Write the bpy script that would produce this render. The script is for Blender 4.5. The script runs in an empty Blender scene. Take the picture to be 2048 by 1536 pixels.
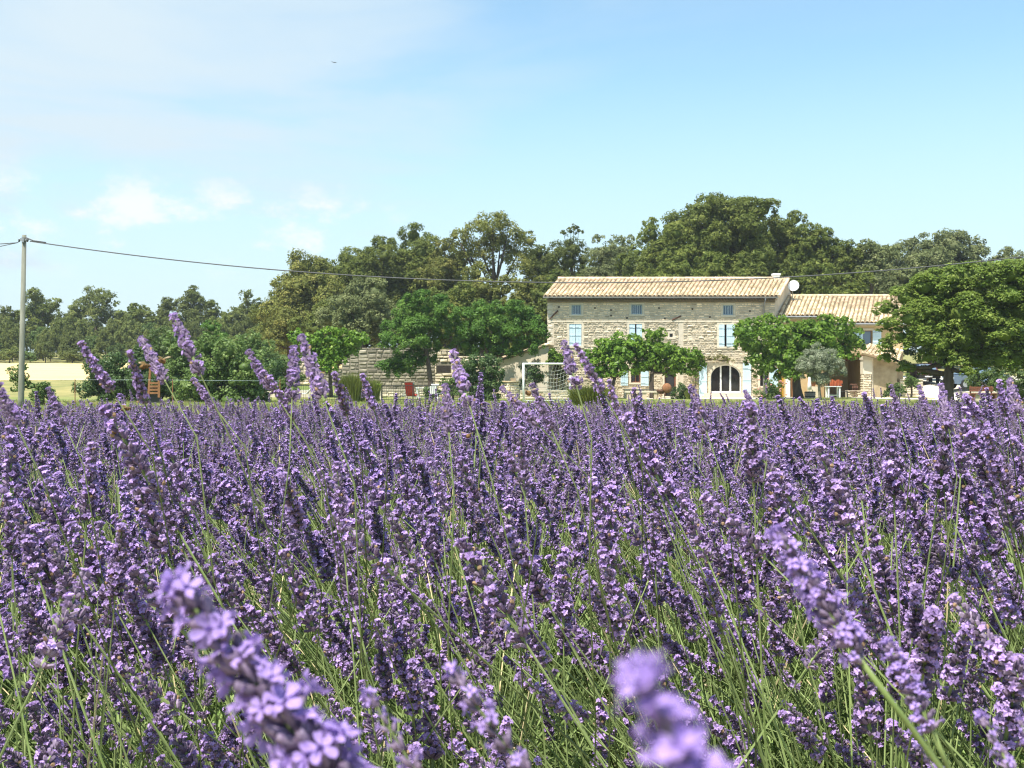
import bpy, math, random
import numpy as np
from mathutils import Vector, Matrix, Quaternion, Euler
from mathutils import noise as mnoise

# ------------------------------------------------------------------ camera, world, sun, exposure
S = bpy.context.scene
COL = S.collection
FPX = 2162.0
CAMZ = 0.95
cam_d = bpy.data.cameras.new('camera')
cam_d.lens = 38.0
cam_d.sensor_width = 36.0
cam_d.clip_start = 0.02
cam_d.clip_end = 3000.0
cam_d.dof.use_dof = True
cam_d.dof.focus_distance = 2.7
cam_d.dof.aperture_fstop = 28.0
cam = bpy.data.objects.new('camera', cam_d)
cam.location = (0, 0, CAMZ)
cam.rotation_euler = (math.radians(90), 0, 0)
COL.objects.link(cam)
S.camera = cam

SUN = Vector((-0.26, -0.36, 0.895)).normalized()          # direction towards the sun
SUN_ELEV = math.asin(SUN.z)
SUN_AZ = math.atan2(SUN.x, SUN.y)

W = bpy.data.worlds.new('World')
S.world = W
W.use_nodes = True
wn = W.node_tree.nodes
wl = W.node_tree.links
wn.clear()
w_out = wn.new('ShaderNodeOutputWorld')
w_bg = wn.new('ShaderNodeBackground')
w_bg.inputs['Strength'].default_value = 0.12
w_sky = wn.new('ShaderNodeTexSky')
w_sky.sky_type = 'NISHITA'
w_sky.sun_disc = False
w_sky.sun_elevation = SUN_ELEV
w_sky.sun_rotation = SUN_AZ
w_sky.altitude = 200
w_sky.air_density = 1.0
w_sky.dust_density = 0.7
w_sky.ozone_density = 1.6
wl.new(w_bg.outputs[0], w_out.inputs[0])


def wmath(op, a, b=None, clamp=False):
    n = wn.new('ShaderNodeMath')
    n.operation = op
    n.use_clamp = clamp
    for i, v in enumerate((a, b)):
        if v is None:
            continue
        if isinstance(v, (int, float)):
            n.inputs[i].default_value = v
        else:
            wl.new(v, n.inputs[i])
    return n.outputs[0]


def wramp(v, a, b):
    n = wn.new('ShaderNodeMapRange')
    n.interpolation_type = 'SMOOTHSTEP'
    n.inputs['From Min'].default_value = a
    n.inputs['From Max'].default_value = b
    wl.new(v, n.inputs['Value'])
    return n.outputs['Result']


w_tc = wn.new('ShaderNodeTexCoord')
w_sep = wn.new('ShaderNodeSeparateXYZ')
wl.new(w_tc.outputs['Generated'], w_sep.inputs[0])


def wnoise(scale, detail, rough, loc=(0, 0, 0), sc=(1, 1, 1), rot=(0, 0, 0), dist=0.0):
    m = wn.new('ShaderNodeMapping')
    m.inputs['Location'].default_value = loc
    m.inputs['Scale'].default_value = sc
    m.inputs['Rotation'].default_value = rot
    wl.new(w_tc.outputs['Generated'], m.inputs[0])
    n = wn.new('ShaderNodeTexNoise')
    n.inputs['Scale'].default_value = scale
    n.inputs['Detail'].default_value = detail
    n.inputs['Roughness'].default_value = rough
    n.inputs['Distortion'].default_value = dist
    wl.new(m.outputs[0], n.inputs['Vector'])
    return n.outputs['Fac']


# high thin veil of cirrus, thicker towards the left
cir = wnoise(2.6, 6, 0.55, (0.4, 0, 0.1), (1.0, 1.0, 4.2), (0.0, math.radians(28), 0.0), 0.4)
cir_b = wnoise(1.1, 2, 0.5, (3.1, 0, 0.0), (1, 1, 2))
left = wramp(w_sep.outputs['X'], 0.16, -0.34)
veil = wmath('MULTIPLY', wramp(cir, 0.30, 0.72), wmath('ADD', 0.16, wmath('MULTIPLY', left, 0.80)))
veil = wmath('MULTIPLY', veil, wmath('ADD', 0.45, wramp(cir_b, 0.3, 0.65)), True)
low = wramp(w_sep.outputs['Z'], 0.34, 0.03)
veil = wmath('MAXIMUM', veil, wmath('MULTIPLY', low, 0.86))
mix1 = wn.new('ShaderNodeMix')
mix1.data_type = 'RGBA'
wl.new(veil, mix1.inputs['Factor'])
w_gain = wn.new('ShaderNodeMix')
w_gain.data_type = 'RGBA'
w_gain.blend_type = 'MULTIPLY'
w_gain.inputs['Factor'].default_value = 1.0
w_gain.inputs['B'].default_value = (0.93, 1.10, 1.00, 1)
wl.new(w_sky.outputs[0], w_gain.inputs['A'])
wl.new(w_gain.outputs['Result'], mix1.inputs['A'])
mix1.inputs['B'].default_value = (3.05, 3.65, 4.05, 1)
# fair-weather cumulus low over the wood
cum = wnoise(13.0, 9, 0.66, (0.35, 0, 0.55), (1, 1, 1.7))
band = wmath('MULTIPLY', wramp(w_sep.outputs['Z'], 0.085, 0.125), wramp(w_sep.outputs['Z'], 0.20, 0.155))
cm = wmath('MULTIPLY', wramp(cum, 0.50, 0.68), band)
cm = wmath('MULTIPLY', cm, wramp(w_sep.outputs['X'], -0.06, -0.16), True)
cm = wmath('MULTIPLY', cm, 0.85)
mix2 = wn.new('ShaderNodeMix')
mix2.data_type = 'RGBA'
wl.new(cm, mix2.inputs['Factor'])
wl.new(mix1.outputs['Result'], mix2.inputs['A'])
mix2.inputs['B'].default_value = (4.3, 4.3, 4.15, 1)
wl.new(mix2.outputs['Result'], w_bg.inputs['Color'])

sun_d = bpy.data.lights.new('sun', 'SUN')
sun_d.energy = 4.6
sun_d.angle = math.radians(0.53)
sun_d.color = (1.0, 0.955, 0.87)
sun_o = bpy.data.objects.new('sun', sun_d)
sun_o.rotation_euler = SUN.to_track_quat('Z', 'Y').to_euler()
sun_o.location = (-20, -30, 60)
COL.objects.link(sun_o)

S.render.engine = 'CYCLES'
S.view_settings.view_transform = 'Standard'
S.view_settings.look = 'None'
S.view_settings.exposure = 1.0
S.view_settings.gamma = 1.0
S.view_settings.use_curve_mapping = False
S.cycles.filter_width = 1.15
S.cycles.max_bounces = 7
S.cycles.transparent_max_bounces = 6

# ------------------------------------------------------------------ helpers


def P(px, py, Y):
    """point at distance Y that the photograph shows at pixel (px, py)"""
    return Vector(((px - 1024) / FPX * Y, Y, CAMZ + (768 - py) / FPX * Y))


def X(px, Y):
    return (px - 1024) / FPX * Y


def Z(py, Y):
    return CAMZ + (768 - py) / FPX * Y


def tag(o, label=None, cat=None, group=None, kind=None):
    if label:
        o['label'] = label
    if cat:
        o['category'] = cat
    if group:
        o['group'] = group
    if kind:
        o['kind'] = kind
    return o


def link(o, parent=None, world=True):
    COL.objects.link(o)
    if parent is not None:
        o.parent = parent
        if world:
            if not parent.get('_w'):
                o.matrix_parent_inverse = Matrix.Translation(-parent.location)
            o['_w'] = 1
    return o


def empty(name, loc, rz=0.0):
    o = bpy.data.objects.new(name, None)
    o.location = loc
    o.rotation_euler = (0, 0, rz)
    o.empty_display_size = 0.1
    COL.objects.link(o)
    return o


def raw_mesh(name, V, F, mats, mi=None, tint=None, smooth=False):
    me = bpy.data.meshes.new(name)
    V = np.asarray(V, dtype=np.float32)
    if isinstance(F, np.ndarray):
        n, k = F.shape
        me.vertices.add(len(V))
        me.vertices.foreach_set('co', V.ravel())
        me.loops.add(n * k)
        me.loops.foreach_set('vertex_index', F.astype(np.int32).ravel())
        me.polygons.add(n)
        me.polygons.foreach_set('loop_start', np.arange(0, n * k, k, dtype=np.int32))
    else:
        me.from_pydata([tuple(v) for v in V], [], F)
    for m in mats:
        me.materials.append(m)
    if mi is not None:
        me.polygons.foreach_set('material_index', np.asarray(mi, dtype=np.int32))
    if tint is not None:
        a = me.attributes.new('tint', 'FLOAT', 'FACE')
        a.data.foreach_set('value', np.asarray(tint, dtype=np.float32))
    if smooth:
        me.polygons.foreach_set('use_smooth', np.ones(len(me.polygons), dtype=bool))
    me.update(calc_edges=True)
    me.validate()
    return me


class MB:
    """collects simple shapes into one mesh"""

    def __init__(s):
        s.v, s.f, s.m, s.t = [], [], [], []

    def add(s, V, F, mi=0, tint=0.5):
        o = len(s.v)
        s.v += [tuple(x) for x in V]
        s.f += [tuple(i + o for i in f) for f in F]
        s.m += [mi] * len(F)
        s.t += [tint] * len(F)

    def box(s, a, b, mi=0, tint=0.5, M=None):
        x0, y0, z0 = a
        x1, y1, z1 = b
        V = [Vector(p) for p in ((x0, y0, z0), (x1, y0, z0), (x1, y1, z0), (x0, y1, z0),
                                 (x0, y0, z1), (x1, y0, z1), (x1, y1, z1), (x0, y1, z1))]
        if M is not None:
            V = [M @ p for p in V]
        s.add(V, [(0, 3, 2, 1), (4, 5, 6, 7), (0, 1, 5, 4), (1, 2, 6, 5), (2, 3, 7, 6), (3, 0, 4, 7)], mi, tint)

    def tube(s, pts, rad, n=6, mi=0, tint=0.5, cap=True):
        pts = [Vector(p) for p in pts]
        if isinstance(rad, (int, float)):
            rad = [rad] * len(pts)
        V, F = [], []
        ref = None
        for i, p in enumerate(pts):
            d = (pts[min(i + 1, len(pts) - 1)] - pts[max(i - 1, 0)])
            d = d.normalized() if d.length > 1e-9 else Vector((0, 0, 1))
            if ref is None:
                ref = d.orthogonal().normalized()
            u = (ref - d * ref.dot(d))
            u = u.normalized() if u.length > 1e-6 else d.orthogonal().normalized()
            ref = u
            w = d.cross(u)
            for k in range(n):
                a = 2 * math.pi * k / n
                V.append(p + (u * math.cos(a) + w * math.sin(a)) * rad[i])
        for i in range(len(pts) - 1):
            for k in range(n):
                a, b = i * n + k, i * n + (k + 1) % n
                F.append((a, b, b + n, a + n))
        if cap:
            F.append(tuple(range(n - 1, -1, -1)))
            F.append(tuple(range((len(pts) - 1) * n, len(pts) * n)))
        s.add(V, F, mi, tint)

    def lathe(s, prof, n=12, c=(0, 0, 0), mi=0, tint=0.5):
        V, F = [], []
        for r, z in prof:
            for k in range(n):
                a = 2 * math.pi * k / n
                V.append((c[0] + r * math.cos(a), c[1] + r * math.sin(a), c[2] + z))
        for i in range(len(prof) - 1):
            for k in range(n):
                a, b = i * n + k, i * n + (k + 1) % n
                F.append((a, b, b + n, a + n))
        F.append(tuple(range(n - 1, -1, -1)))
        F.append(tuple(range((len(prof) - 1) * n, len(prof) * n)))
        s.add(V, F, mi, tint)

    def mesh(s, name, mats, smooth=False):
        return raw_mesh(name, s.v, s.f, mats if isinstance(mats, (list, tuple)) else [mats], s.m, s.t, smooth)

    def obj(s, name, mats, parent=None, smooth=False, world=True):
        return link(bpy.data.objects.new(name, s.mesh(name, mats, smooth)), parent, world)


# ------------------------------------------------------------------ materials


def mat(name, c1, c2=None, scale=4.0, rough=0.8, tint=0.0, orand=0.0, bump=0.0, transl=0.0, spec=0.25,
        metal=0.0, detail=4.0, c3=None, stretch=(1, 1, 1), ramp=(0.35, 0.65), tcol=None):
    """procedural material: noise between two colours, per-face tint, per-object variation"""
    m = bpy.data.materials.new(name)
    m.use_nodes = True
    N, L = m.node_tree.nodes, m.node_tree.links
    b = N['Principled BSDF']
    b.inputs['Roughness'].default_value = rough
    b.inputs['Specular IOR Level'].default_value = spec
    b.inputs['Metallic'].default_value = metal
    c2 = c2 or c1
    tc = N.new('ShaderNodeTexCoord')
    mp = N.new('ShaderNodeMapping')
    mp.inputs['Scale'].default_value = stretch
    L.new(tc.outputs['Object'], mp.inputs[0])
    nz = N.new('ShaderNodeTexNoise')
    nz.inputs['Scale'].default_value = scale
    nz.inputs['Detail'].default_value = detail
    nz.inputs['Roughness'].default_value = 0.6
    L.new(mp.outputs[0], nz.inputs['Vector'])
    rp = N.new('ShaderNodeValToRGB')
    rp.color_ramp.elements[0].position = ramp[0]
    rp.color_ramp.elements[1].position = ramp[1]
    rp.color_ramp.elements[0].color = (*c1, 1)
    rp.color_ramp.elements[1].color = (*c2, 1)
    if c3:
        e = rp.color_ramp.elements.new(min(0.98, ramp[1] + 0.14))
        e.color = (*c3, 1)
    L.new(nz.outputs['Fac'], rp.inputs[0])
    col = rp.outputs[0]

    def mult(col, fac_socket, amount):
        mr = N.new('ShaderNodeMapRange')
        mr.inputs['To Min'].default_value = 1 - amount
        mr.inputs['To Max'].default_value = 1 + amount
        L.new(fac_socket, mr.inputs['Value'])
        mx = N.new('ShaderNodeVectorMath')
        mx.operation = 'SCALE'
        L.new(col, mx.inputs[0])
        L.new(mr.outputs[0], mx.inputs['Scale'])
        return mx.outputs[0]

    if tint or tcol:
        at = N.new('ShaderNodeAttribute')
        at.attribute_name = 'tint'
        if tcol:
            mx = N.new('ShaderNodeMix')
            mx.data_type = 'RGBA'
            mr = N.new('ShaderNodeMapRange')
            mr.inputs['From Min'].default_value = 0.55
            mr.inputs['From Max'].default_value = 1.0
            L.new(at.outputs['Fac'], mr.inputs['Value'])
            L.new(mr.outputs[0], mx.inputs['Factor'])
            L.new(col, mx.inputs['A'])
            mx.inputs['B'].default_value = (*tcol, 1)
            col = mx.outputs['Result']
        if tint:
            col = mult(col, at.outputs['Fac'], tint)
    if orand:
        oi = N.new('ShaderNodeObjectInfo')
        col = mult(col, oi.outputs['Random'], orand)
    L.new(col, b.inputs['Base Color'])
    if bump:
        bp = N.new('ShaderNodeBump')
        bp.inputs['Strength'].default_value = bump
        bp.inputs['Distance'].default_value = 0.02
        L.new(nz.outputs['Fac'], bp.inputs['Height'])
        L.new(bp.outputs[0], b.inputs['Normal'])
    if transl:
        tr = N.new('ShaderNodeBsdfTranslucent')
        L.new(col, tr.inputs['Color'])
        mx = N.new('ShaderNodeMixShader')
        mx.inputs[0].default_value = transl
        L.new(b.outputs[0], mx.inputs[1])
        L.new(tr.outputs[0], mx.inputs[2])
        L.new(mx.outputs[0], N['Material Output'].inputs[0])
    return m


def glass_mat(name, c=(0.02, 0.025, 0.03)):
    m = mat(name, c, rough=0.06, spec=0.6)
    return m


M = {}
# lavender
M['petal'] = mat('lavender petal', (0.41, 0.265, 0.565), (0.55, 0.40, 0.71), 60, 0.6, tint=0.3, orand=0.18, transl=0.34, spec=0.15)
M['petal_near'] = mat('fresh lavender petal', (0.33, 0.22, 0.55), (0.47, 0.34, 0.69), 400, 0.6, tint=0.3, orand=0.14, transl=0.34, spec=0.12)
M['calyx'] = mat('lavender calyx', (0.155, 0.10, 0.19), (0.31, 0.245, 0.33), 90, 0.7, tint=0.35, orand=0.16, transl=0.2, spec=0.15)
M['wither'] = mat('withered floret', (0.26, 0.17, 0.10), (0.40, 0.27, 0.15), 90, 0.8, transl=0.15)
M['stem'] = mat('lavender stem', (0.15, 0.215, 0.06), (0.28, 0.335, 0.135), 8, 0.6, orand=0.35, spec=0.25, transl=0.18)
M['stem_dark'] = mat('tall lavender stem', (0.075, 0.105, 0.03), (0.13, 0.16, 0.055), 8, 0.6, orand=0.3, spec=0.25, transl=0.12)  # backlit darkness of the tall stems is put into this green
M['straw'] = mat('dry straw', (0.50, 0.40, 0.20), (0.62, 0.52, 0.30), 12, 0.8, orand=0.2)
M['lavleaf'] = mat('lavender leaf', (0.13, 0.20, 0.05), (0.27, 0.33, 0.13), 20, 0.65, tint=0.35, orand=0.3, transl=0.3, spec=0.2)
M['soil'] = mat('field soil with straw', (0.30, 0.235, 0.15), (0.50, 0.42, 0.27), 30, 0.95, bump=0.6, detail=8)
# trees
M['oak'] = mat('holm oak leaf', (0.112, 0.150, 0.028), (0.150, 0.184, 0.038), 0.35, 0.65, tint=0.32, orand=0.18, transl=0.38, spec=0.2, tcol=(0.205, 0.22, 0.052))
M['oak_light'] = mat('downy oak leaf', (0.150, 0.172, 0.036), (0.180, 0.195, 0.045), 0.35, 0.65, tint=0.32, orand=0.16, transl=0.36, spec=0.2, tcol=(0.235, 0.215, 0.062))
M['grey'] = mat('grey green leaf', (0.145, 0.178, 0.064), (0.185, 0.212, 0.086), 0.4, 0.65, tint=0.3, orand=0.18, transl=0.36, spec=0.2, tcol=(0.24, 0.25, 0.112))
M['wood_far'] = mat('far wood leaf', (0.132, 0.168, 0.042), (0.174, 0.205, 0.058), 0.3, 0.65, tint=0.3, orand=0.28, transl=0.38, spec=0.15, tcol=(0.22, 0.235, 0.078))
M['acacia'] = mat('acacia leaf', (0.072, 0.160, 0.022), (0.10, 0.195, 0.032), 0.8, 0.5, tint=0.32, orand=0.1, transl=0.4, spec=0.22, tcol=(0.15, 0.235, 0.042))
M['mulberry'] = mat('mulberry leaf', (0.115, 0.225, 0.022), (0.155, 0.265, 0.034), 0.9, 0.45, tint=0.32, orand=0.1, transl=0.45, spec=0.25, tcol=(0.22, 0.31, 0.045))
M['chestnut'] = mat('broad leaf', (0.15, 0.225, 0.036), (0.19, 0.26, 0.05), 0.9, 0.5, tint=0.32, orand=0.1, transl=0.45, spec=0.25, tcol=(0.28, 0.325, 0.085))
M['bush'] = mat('bush leaf', (0.085, 0.148, 0.030), (0.125, 0.19, 0.048), 0.9, 0.5, tint=0.38, orand=0.22, transl=0.35, spec=0.3, tcol=(0.20, 0.25, 0.085))
M['laurel'] = mat('laurel leaf', (0.055, 0.110, 0.026), (0.085, 0.145, 0.038), 0.9, 0.45, tint=0.35, orand=0.15, transl=0.3, spec=0.35, tcol=(0.13, 0.19, 0.062))
M['olive'] = mat('olive leaf', (0.22, 0.26, 0.155), (0.27, 0.305, 0.195), 1.0, 0.5, tint=0.25, transl=0.3, spec=0.25, tcol=(0.34, 0.36, 0.26))
M['grassblade'] = mat('tall grass blade', (0.16, 0.20, 0.035), (0.22, 0.24, 0.06), 1.5, 0.6, tint=0.35, orand=0.15, transl=0.3)
M['lawn_blade'] = mat('lawn blade', (0.10, 0.155, 0.03), (0.17, 0.20, 0.05), 0.5, 0.7, orand=0.3, transl=0.3)
M['dry_blade'] = mat('dry blade', (0.30, 0.26, 0.11), (0.40, 0.34, 0.16), 0.5, 0.8, orand=0.3, transl=0.2)
M['bark'] = mat('bark', (0.055, 0.042, 0.032), (0.10, 0.08, 0.06), 6, 0.9, bump=0.5, stretch=(1, 1, 0.25))
M['bark_light'] = mat('olive bark', (0.20, 0.17, 0.13), (0.28, 0.25, 0.20), 6, 0.9, bump=0.5)
M['flower_pink'] = mat('pink rose', (0.62, 0.25, 0.22), (0.72, 0.38, 0.32), 8, 0.6, transl=0.2)
# ground
M['ground'] = mat('dry meadow', (0.16, 0.17, 0.055), (0.30, 0.26, 0.10), 0.6, 0.95, detail=10)
M['lawn'] = mat('lawn grass', (0.115, 0.165, 0.035), (0.235, 0.235, 0.075), 0.35, 0.9, detail=12, bump=0.4)
M['wheat'] = mat('ripe wheat', (0.56, 0.41, 0.18), (0.68, 0.52, 0.26), 0.5, 0.95, detail=10, stretch=(0.25, 2, 1))
M['gravel'] = mat('pale gravel', (0.58, 0.52, 0.41), (0.72, 0.66, 0.54), 3, 0.95, detail=10, bump=0.3)
M['verge'] = mat('verge grass', (0.17, 0.19, 0.06), (0.34, 0.30, 0.13), 0.5, 0.95, detail=10)
# building
M['mortar'] = mat('lime mortar', (0.50, 0.435, 0.33), (0.60, 0.53, 0.42), 2.5, 0.95, bump=0.4, detail=8)
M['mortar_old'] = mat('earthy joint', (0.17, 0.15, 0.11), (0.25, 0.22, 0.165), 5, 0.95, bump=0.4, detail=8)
M['stone'] = mat('limestone', (0.585, 0.49, 0.345), (0.72, 0.625, 0.47), 4, 0.9, tint=0.22, orand=0.2, bump=0.5, detail=8, c3=(0.49, 0.40, 0.275))
M['stone_bounce'] = mat('limestone with warm bounce', (0.62, 0.485, 0.32), (0.74, 0.60, 0.43), 4, 0.9, tint=0.30, orand=0.26, bump=0.5, detail=8, c3=(0.48, 0.37, 0.245))  # warm ground bounce under the eave is mixed into this colour
M['stone_shaded'] = mat('old wall stone in tree shade', (0.19, 0.168, 0.122), (0.30, 0.268, 0.205), 3, 0.92, tint=0.32, orand=0.3, bump=0.6, detail=8, c3=(0.135, 0.12, 0.09))  # shade of the overhanging trees is put into this stone colour
M['dressed'] = mat('dressed stone', (0.60, 0.52, 0.39), (0.66, 0.585, 0.46), 4, 0.85, bump=0.15)
M['plaster'] = mat('beige render', (0.66, 0.57, 0.43), (0.72, 0.63, 0.49), 1.3, 0.9, detail=8, bump=0.1)
M['tan_wall'] = mat('shaded tan render', (0.30, 0.23, 0.135), (0.46, 0.37, 0.235), 1.6, 0.92, detail=9, bump=0.3)  # the big tree's shadow on the lean-to is mixed into this tan
M['ochre'] = mat('ochre render', (0.50, 0.36, 0.19), (0.58, 0.43, 0.25), 1.5, 0.9, detail=8)
M['tile'] = mat('canal tile', (0.58, 0.43, 0.255), (0.71, 0.575, 0.385), 3, 0.85, tint=0.32, orand=0.36, bump=0.3, detail=8, c3=(0.43, 0.345, 0.21), tcol=(0.62, 0.415, 0.30))
M['tilebed'] = mat('roof bed', (0.25, 0.19, 0.12), (0.33, 0.26, 0.17), 6, 0.95)
M['zinc'] = mat('zinc', (0.28, 0.29, 0.30), (0.36, 0.37, 0.38), 3, 0.45, metal=0.6)
M['shutter'] = mat('pale blue paint', (0.50, 0.66, 0.74), (0.56, 0.71, 0.78), 3, 0.55, orand=0.05)
M['white'] = mat('white paint', (0.76, 0.77, 0.76), (0.82, 0.82, 0.80), 3, 0.5)
M['white_worn'] = mat('worn white paint', (0.70, 0.74, 0.73), (0.80, 0.82, 0.80), 5, 0.5, c3=(0.45, 0.36, 0.27))
M['pane'] = glass_mat('window pane', (0.13, 0.19, 0.27))
M['pane_dark'] = glass_mat('door pane', (0.022, 0.018, 0.018))
M['bar'] = mat('pale bar', (0.55, 0.64, 0.68), rough=0.5)
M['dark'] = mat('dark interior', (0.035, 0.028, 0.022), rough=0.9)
M['redwood'] = mat('red brown timber', (0.16, 0.06, 0.035), (0.22, 0.09, 0.05), 5, 0.7)
M['timber'] = mat('orange timber', (0.20, 0.092, 0.038), (0.27, 0.13, 0.055), 4, 0.7, stretch=(1, 1, 0.2))
M['greytimber'] = mat('weathered timber', (0.30, 0.26, 0.21), (0.40, 0.35, 0.29), 5, 0.85, stretch=(0.3, 1, 1))
M['rust'] = mat('rusty iron', (0.19, 0.085, 0.04), (0.28, 0.13, 0.06), 9, 0.85, c3=(0.12, 0.05, 0.03))
M['rust_dark'] = mat('dark rusty iron', (0.085, 0.045, 0.03), (0.14, 0.07, 0.045), 9, 0.85)
M['iron'] = mat('black iron', (0.03, 0.032, 0.03), (0.05, 0.05, 0.05), 5, 0.5)
M['pole'] = mat('weathered pole', (0.15, 0.155, 0.12), (0.22, 0.22, 0.175), 3, 0.85, stretch=(3, 3, 0.4))
M['cable'] = mat('cable', (0.10, 0.10, 0.105), rough=0.6)
M['orange_cloth'] = mat('orange cloth', (0.32, 0.075, 0.03), (0.40, 0.11, 0.045), 6, 0.9)
M['teal'] = mat('teal canvas', (0.07, 0.33, 0.36), (0.10, 0.40, 0.42), 6, 0.8)
M['red'] = mat('red canvas', (0.42, 0.035, 0.03), (0.50, 0.06, 0.04), 6, 0.8)
M['lime'] = mat('lime plastic', (0.38, 0.62, 0.08), rough=0.5)
M['water'] = mat('pool water', (0.10, 0.34, 0.40), rough=0.05, spec=0.6)
M['yellow_door'] = mat('yellow ochre paint', (0.50, 0.27, 0.03), (0.56, 0.32, 0.05), 3, 0.6)
M['car_blue'] = mat('blue grey car paint', (0.11, 0.15, 0.21), rough=0.3, spec=0.5, metal=0.2)
M['car_red'] = mat('dark red car paint', (0.07, 0.014, 0.016), rough=0.3, spec=0.5)
M['rubber'] = mat('tyre rubber', (0.02, 0.02, 0.02), rough=0.8)
M['bird'] = mat('bird plumage', (0.07, 0.07, 0.075), (0.11, 0.11, 0.11), 20, 0.8)
M['bee'] = mat('bee body', (0.22, 0.12, 0.035), (0.05, 0.028, 0.015), 500, 0.7)
M['wing'] = mat('bee wing', (0.55, 0.45, 0.28), rough=0.3, transl=0.5)
M['vine'] = M['oak_light']

# ------------------------------------------------------------------ terrain


def smooth(a, b, t):
    t = max(0.0, min(1.0, (t - a) / (b - a)))
    return t * t * (3 - 2 * t)


def g(x, y):
    rise = 0.0
    if y > 58:
        rise = 0.048 * (y - 58) * smooth(58, 76, y)
    side = max(smooth(-2, -14, x), smooth(26.0, 31.0, x))
    back = smooth(84, 96, y)
    m = max(side, back)
    far = 1.0 if y < 200 else max(0.0, 1 - (y - 200) / 400)
    return rise * m * (far if y > 200 else 1.0) + (0.05 * mnoise.noise(Vector((x * 0.12, y * 0.12, 0))) if y > 14 else 0.0)


def sheet(name, xs, ys, m, dz=0.0, inside=None, kind='structure'):
    xs, ys = list(xs), list(ys)
    V = [(x, y, g(x, y) + dz) for y in ys for x in xs]
    n = len(xs)
    F = []
    for j in range(len(ys) - 1):
        for i in range(n - 1):
            if inside and not inside((xs[i] + xs[i + 1]) / 2, (ys[j] + ys[j + 1]) / 2):
                continue
            F.append((j * n + i, j * n + i + 1, (j + 1) * n + i + 1, (j + 1) * n + i))
    o = bpy.data.objects.new(name, raw_mesh(name, V, F, [m], smooth=True))
    COL.objects.link(o)
    o['kind'] = kind
    return o


def span(a, b, n):
    return [a + (b - a) * i / n for i in range(n + 1)]


gx = span(-1500, -100, 14) + span(-95, 95, 76) + span(100, 1500, 14)
gy = span(-300, -10, 8) + span(-5, 13, 6) + span(15, 160, 80) + span(165, 600, 20) + span(650, 1800, 8)
sheet('ground', gx, gy, M['ground'])
sheet('soil', span(-16, 16, 40), span(-3, 13.2, 24), M['soil'], 0.012)
sheet('lawn', span(-34, 34, 136), span(13.2, 76, 126), M['lawn'], 0.012,
      lambda x, y: not (x > 25.0 and y > 62) and not (x < -19 and y > 66))
sheet('wheat_field', span(-75, -11, 64), span(84, 130, 46), M['wheat'], 0.012)
sheet('driveway', span(22, 46, 48), span(59, 92, 66), M['gravel'], 0.03,
      lambda x, y: x > 24.0 + 1.6 * math.sin(y * 0.25) - (y - 60) * 0.02 and x < 35.5 + 0.25 * (y - 60))
sheet('terrace', span(7.5, 19.5, 24), span(64, 74.9, 22), M['gravel'], 0.03,
      lambda x, y: y > 68.5 - 3.2 * math.exp(-((x - 14.8) / 2.2) ** 2))

# ------------------------------------------------------------------ foliage machinery


def leaf_mesh(name, C, Nn, size, m, rng, asp=0.6, core=None, tint=None):
    n = len(C)
    R = rng.normal(size=(n, 3))
    T = np.cross(Nn, R)
    T /= np.linalg.norm(T, axis=1, keepdims=True) + 1e-9
    B = np.cross(Nn, T)
    s = size[:, None]
    V = np.empty((n, 4, 3))
    V[:, 0] = C - T * s * 0.5
    V[:, 1] = C + B * s * asp * 0.5 - Nn * s * 0.12
    V[:, 2] = C + T * s * 0.5
    V[:, 3] = C - B * s * asp * 0.5 - Nn * s * 0.12
    F = np.arange(n * 4).reshape(n, 4)
    if tint is None:
        tint = rng.random(n)
    V = V.reshape(-1, 3)
    if core is not None and len(core[0]):
        F = np.concatenate([F, core[1] + len(V)])
        tint = np.concatenate([tint, np.full(len(core[1]), 0.3)])
        V = np.concatenate([V, core[0]])
    return raw_mesh(name, V, F, [m], tint=tint)


def blob_core(lobes, rng, k=0.72):
    """rough inner leaf masses so a crown is not see-through, as quads"""
    VV, FF = [], []
    o = 0
    for (c, r) in lobes:
        nu, nv = 8, 5
        for j in range(nv + 1):
            ph = math.pi * j / nv
            for i in range(nu):
                th = 2 * math.pi * i / nu
                q = k * (0.85 + 0.3 * rng.random())
                VV.append((c[0] + r[0] * q * math.sin(ph) * math.cos(th), c[1] + r[1] * q * math.sin(ph) * math.sin(th), c[2] + r[2] * q * math.cos(ph)))
        for j in range(nv):
            for i in range(nu):
                FF.append((o + j * nu + i, o + j * nu + (i + 1) % nu, o + (j + 1) * nu + (i + 1) % nu, o + (j + 1) * nu + i))
        o += (nv + 1) * nu
    return np.array(VV).reshape(-1, 3), np.array(FF, dtype=int).reshape(-1, 4)


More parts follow.
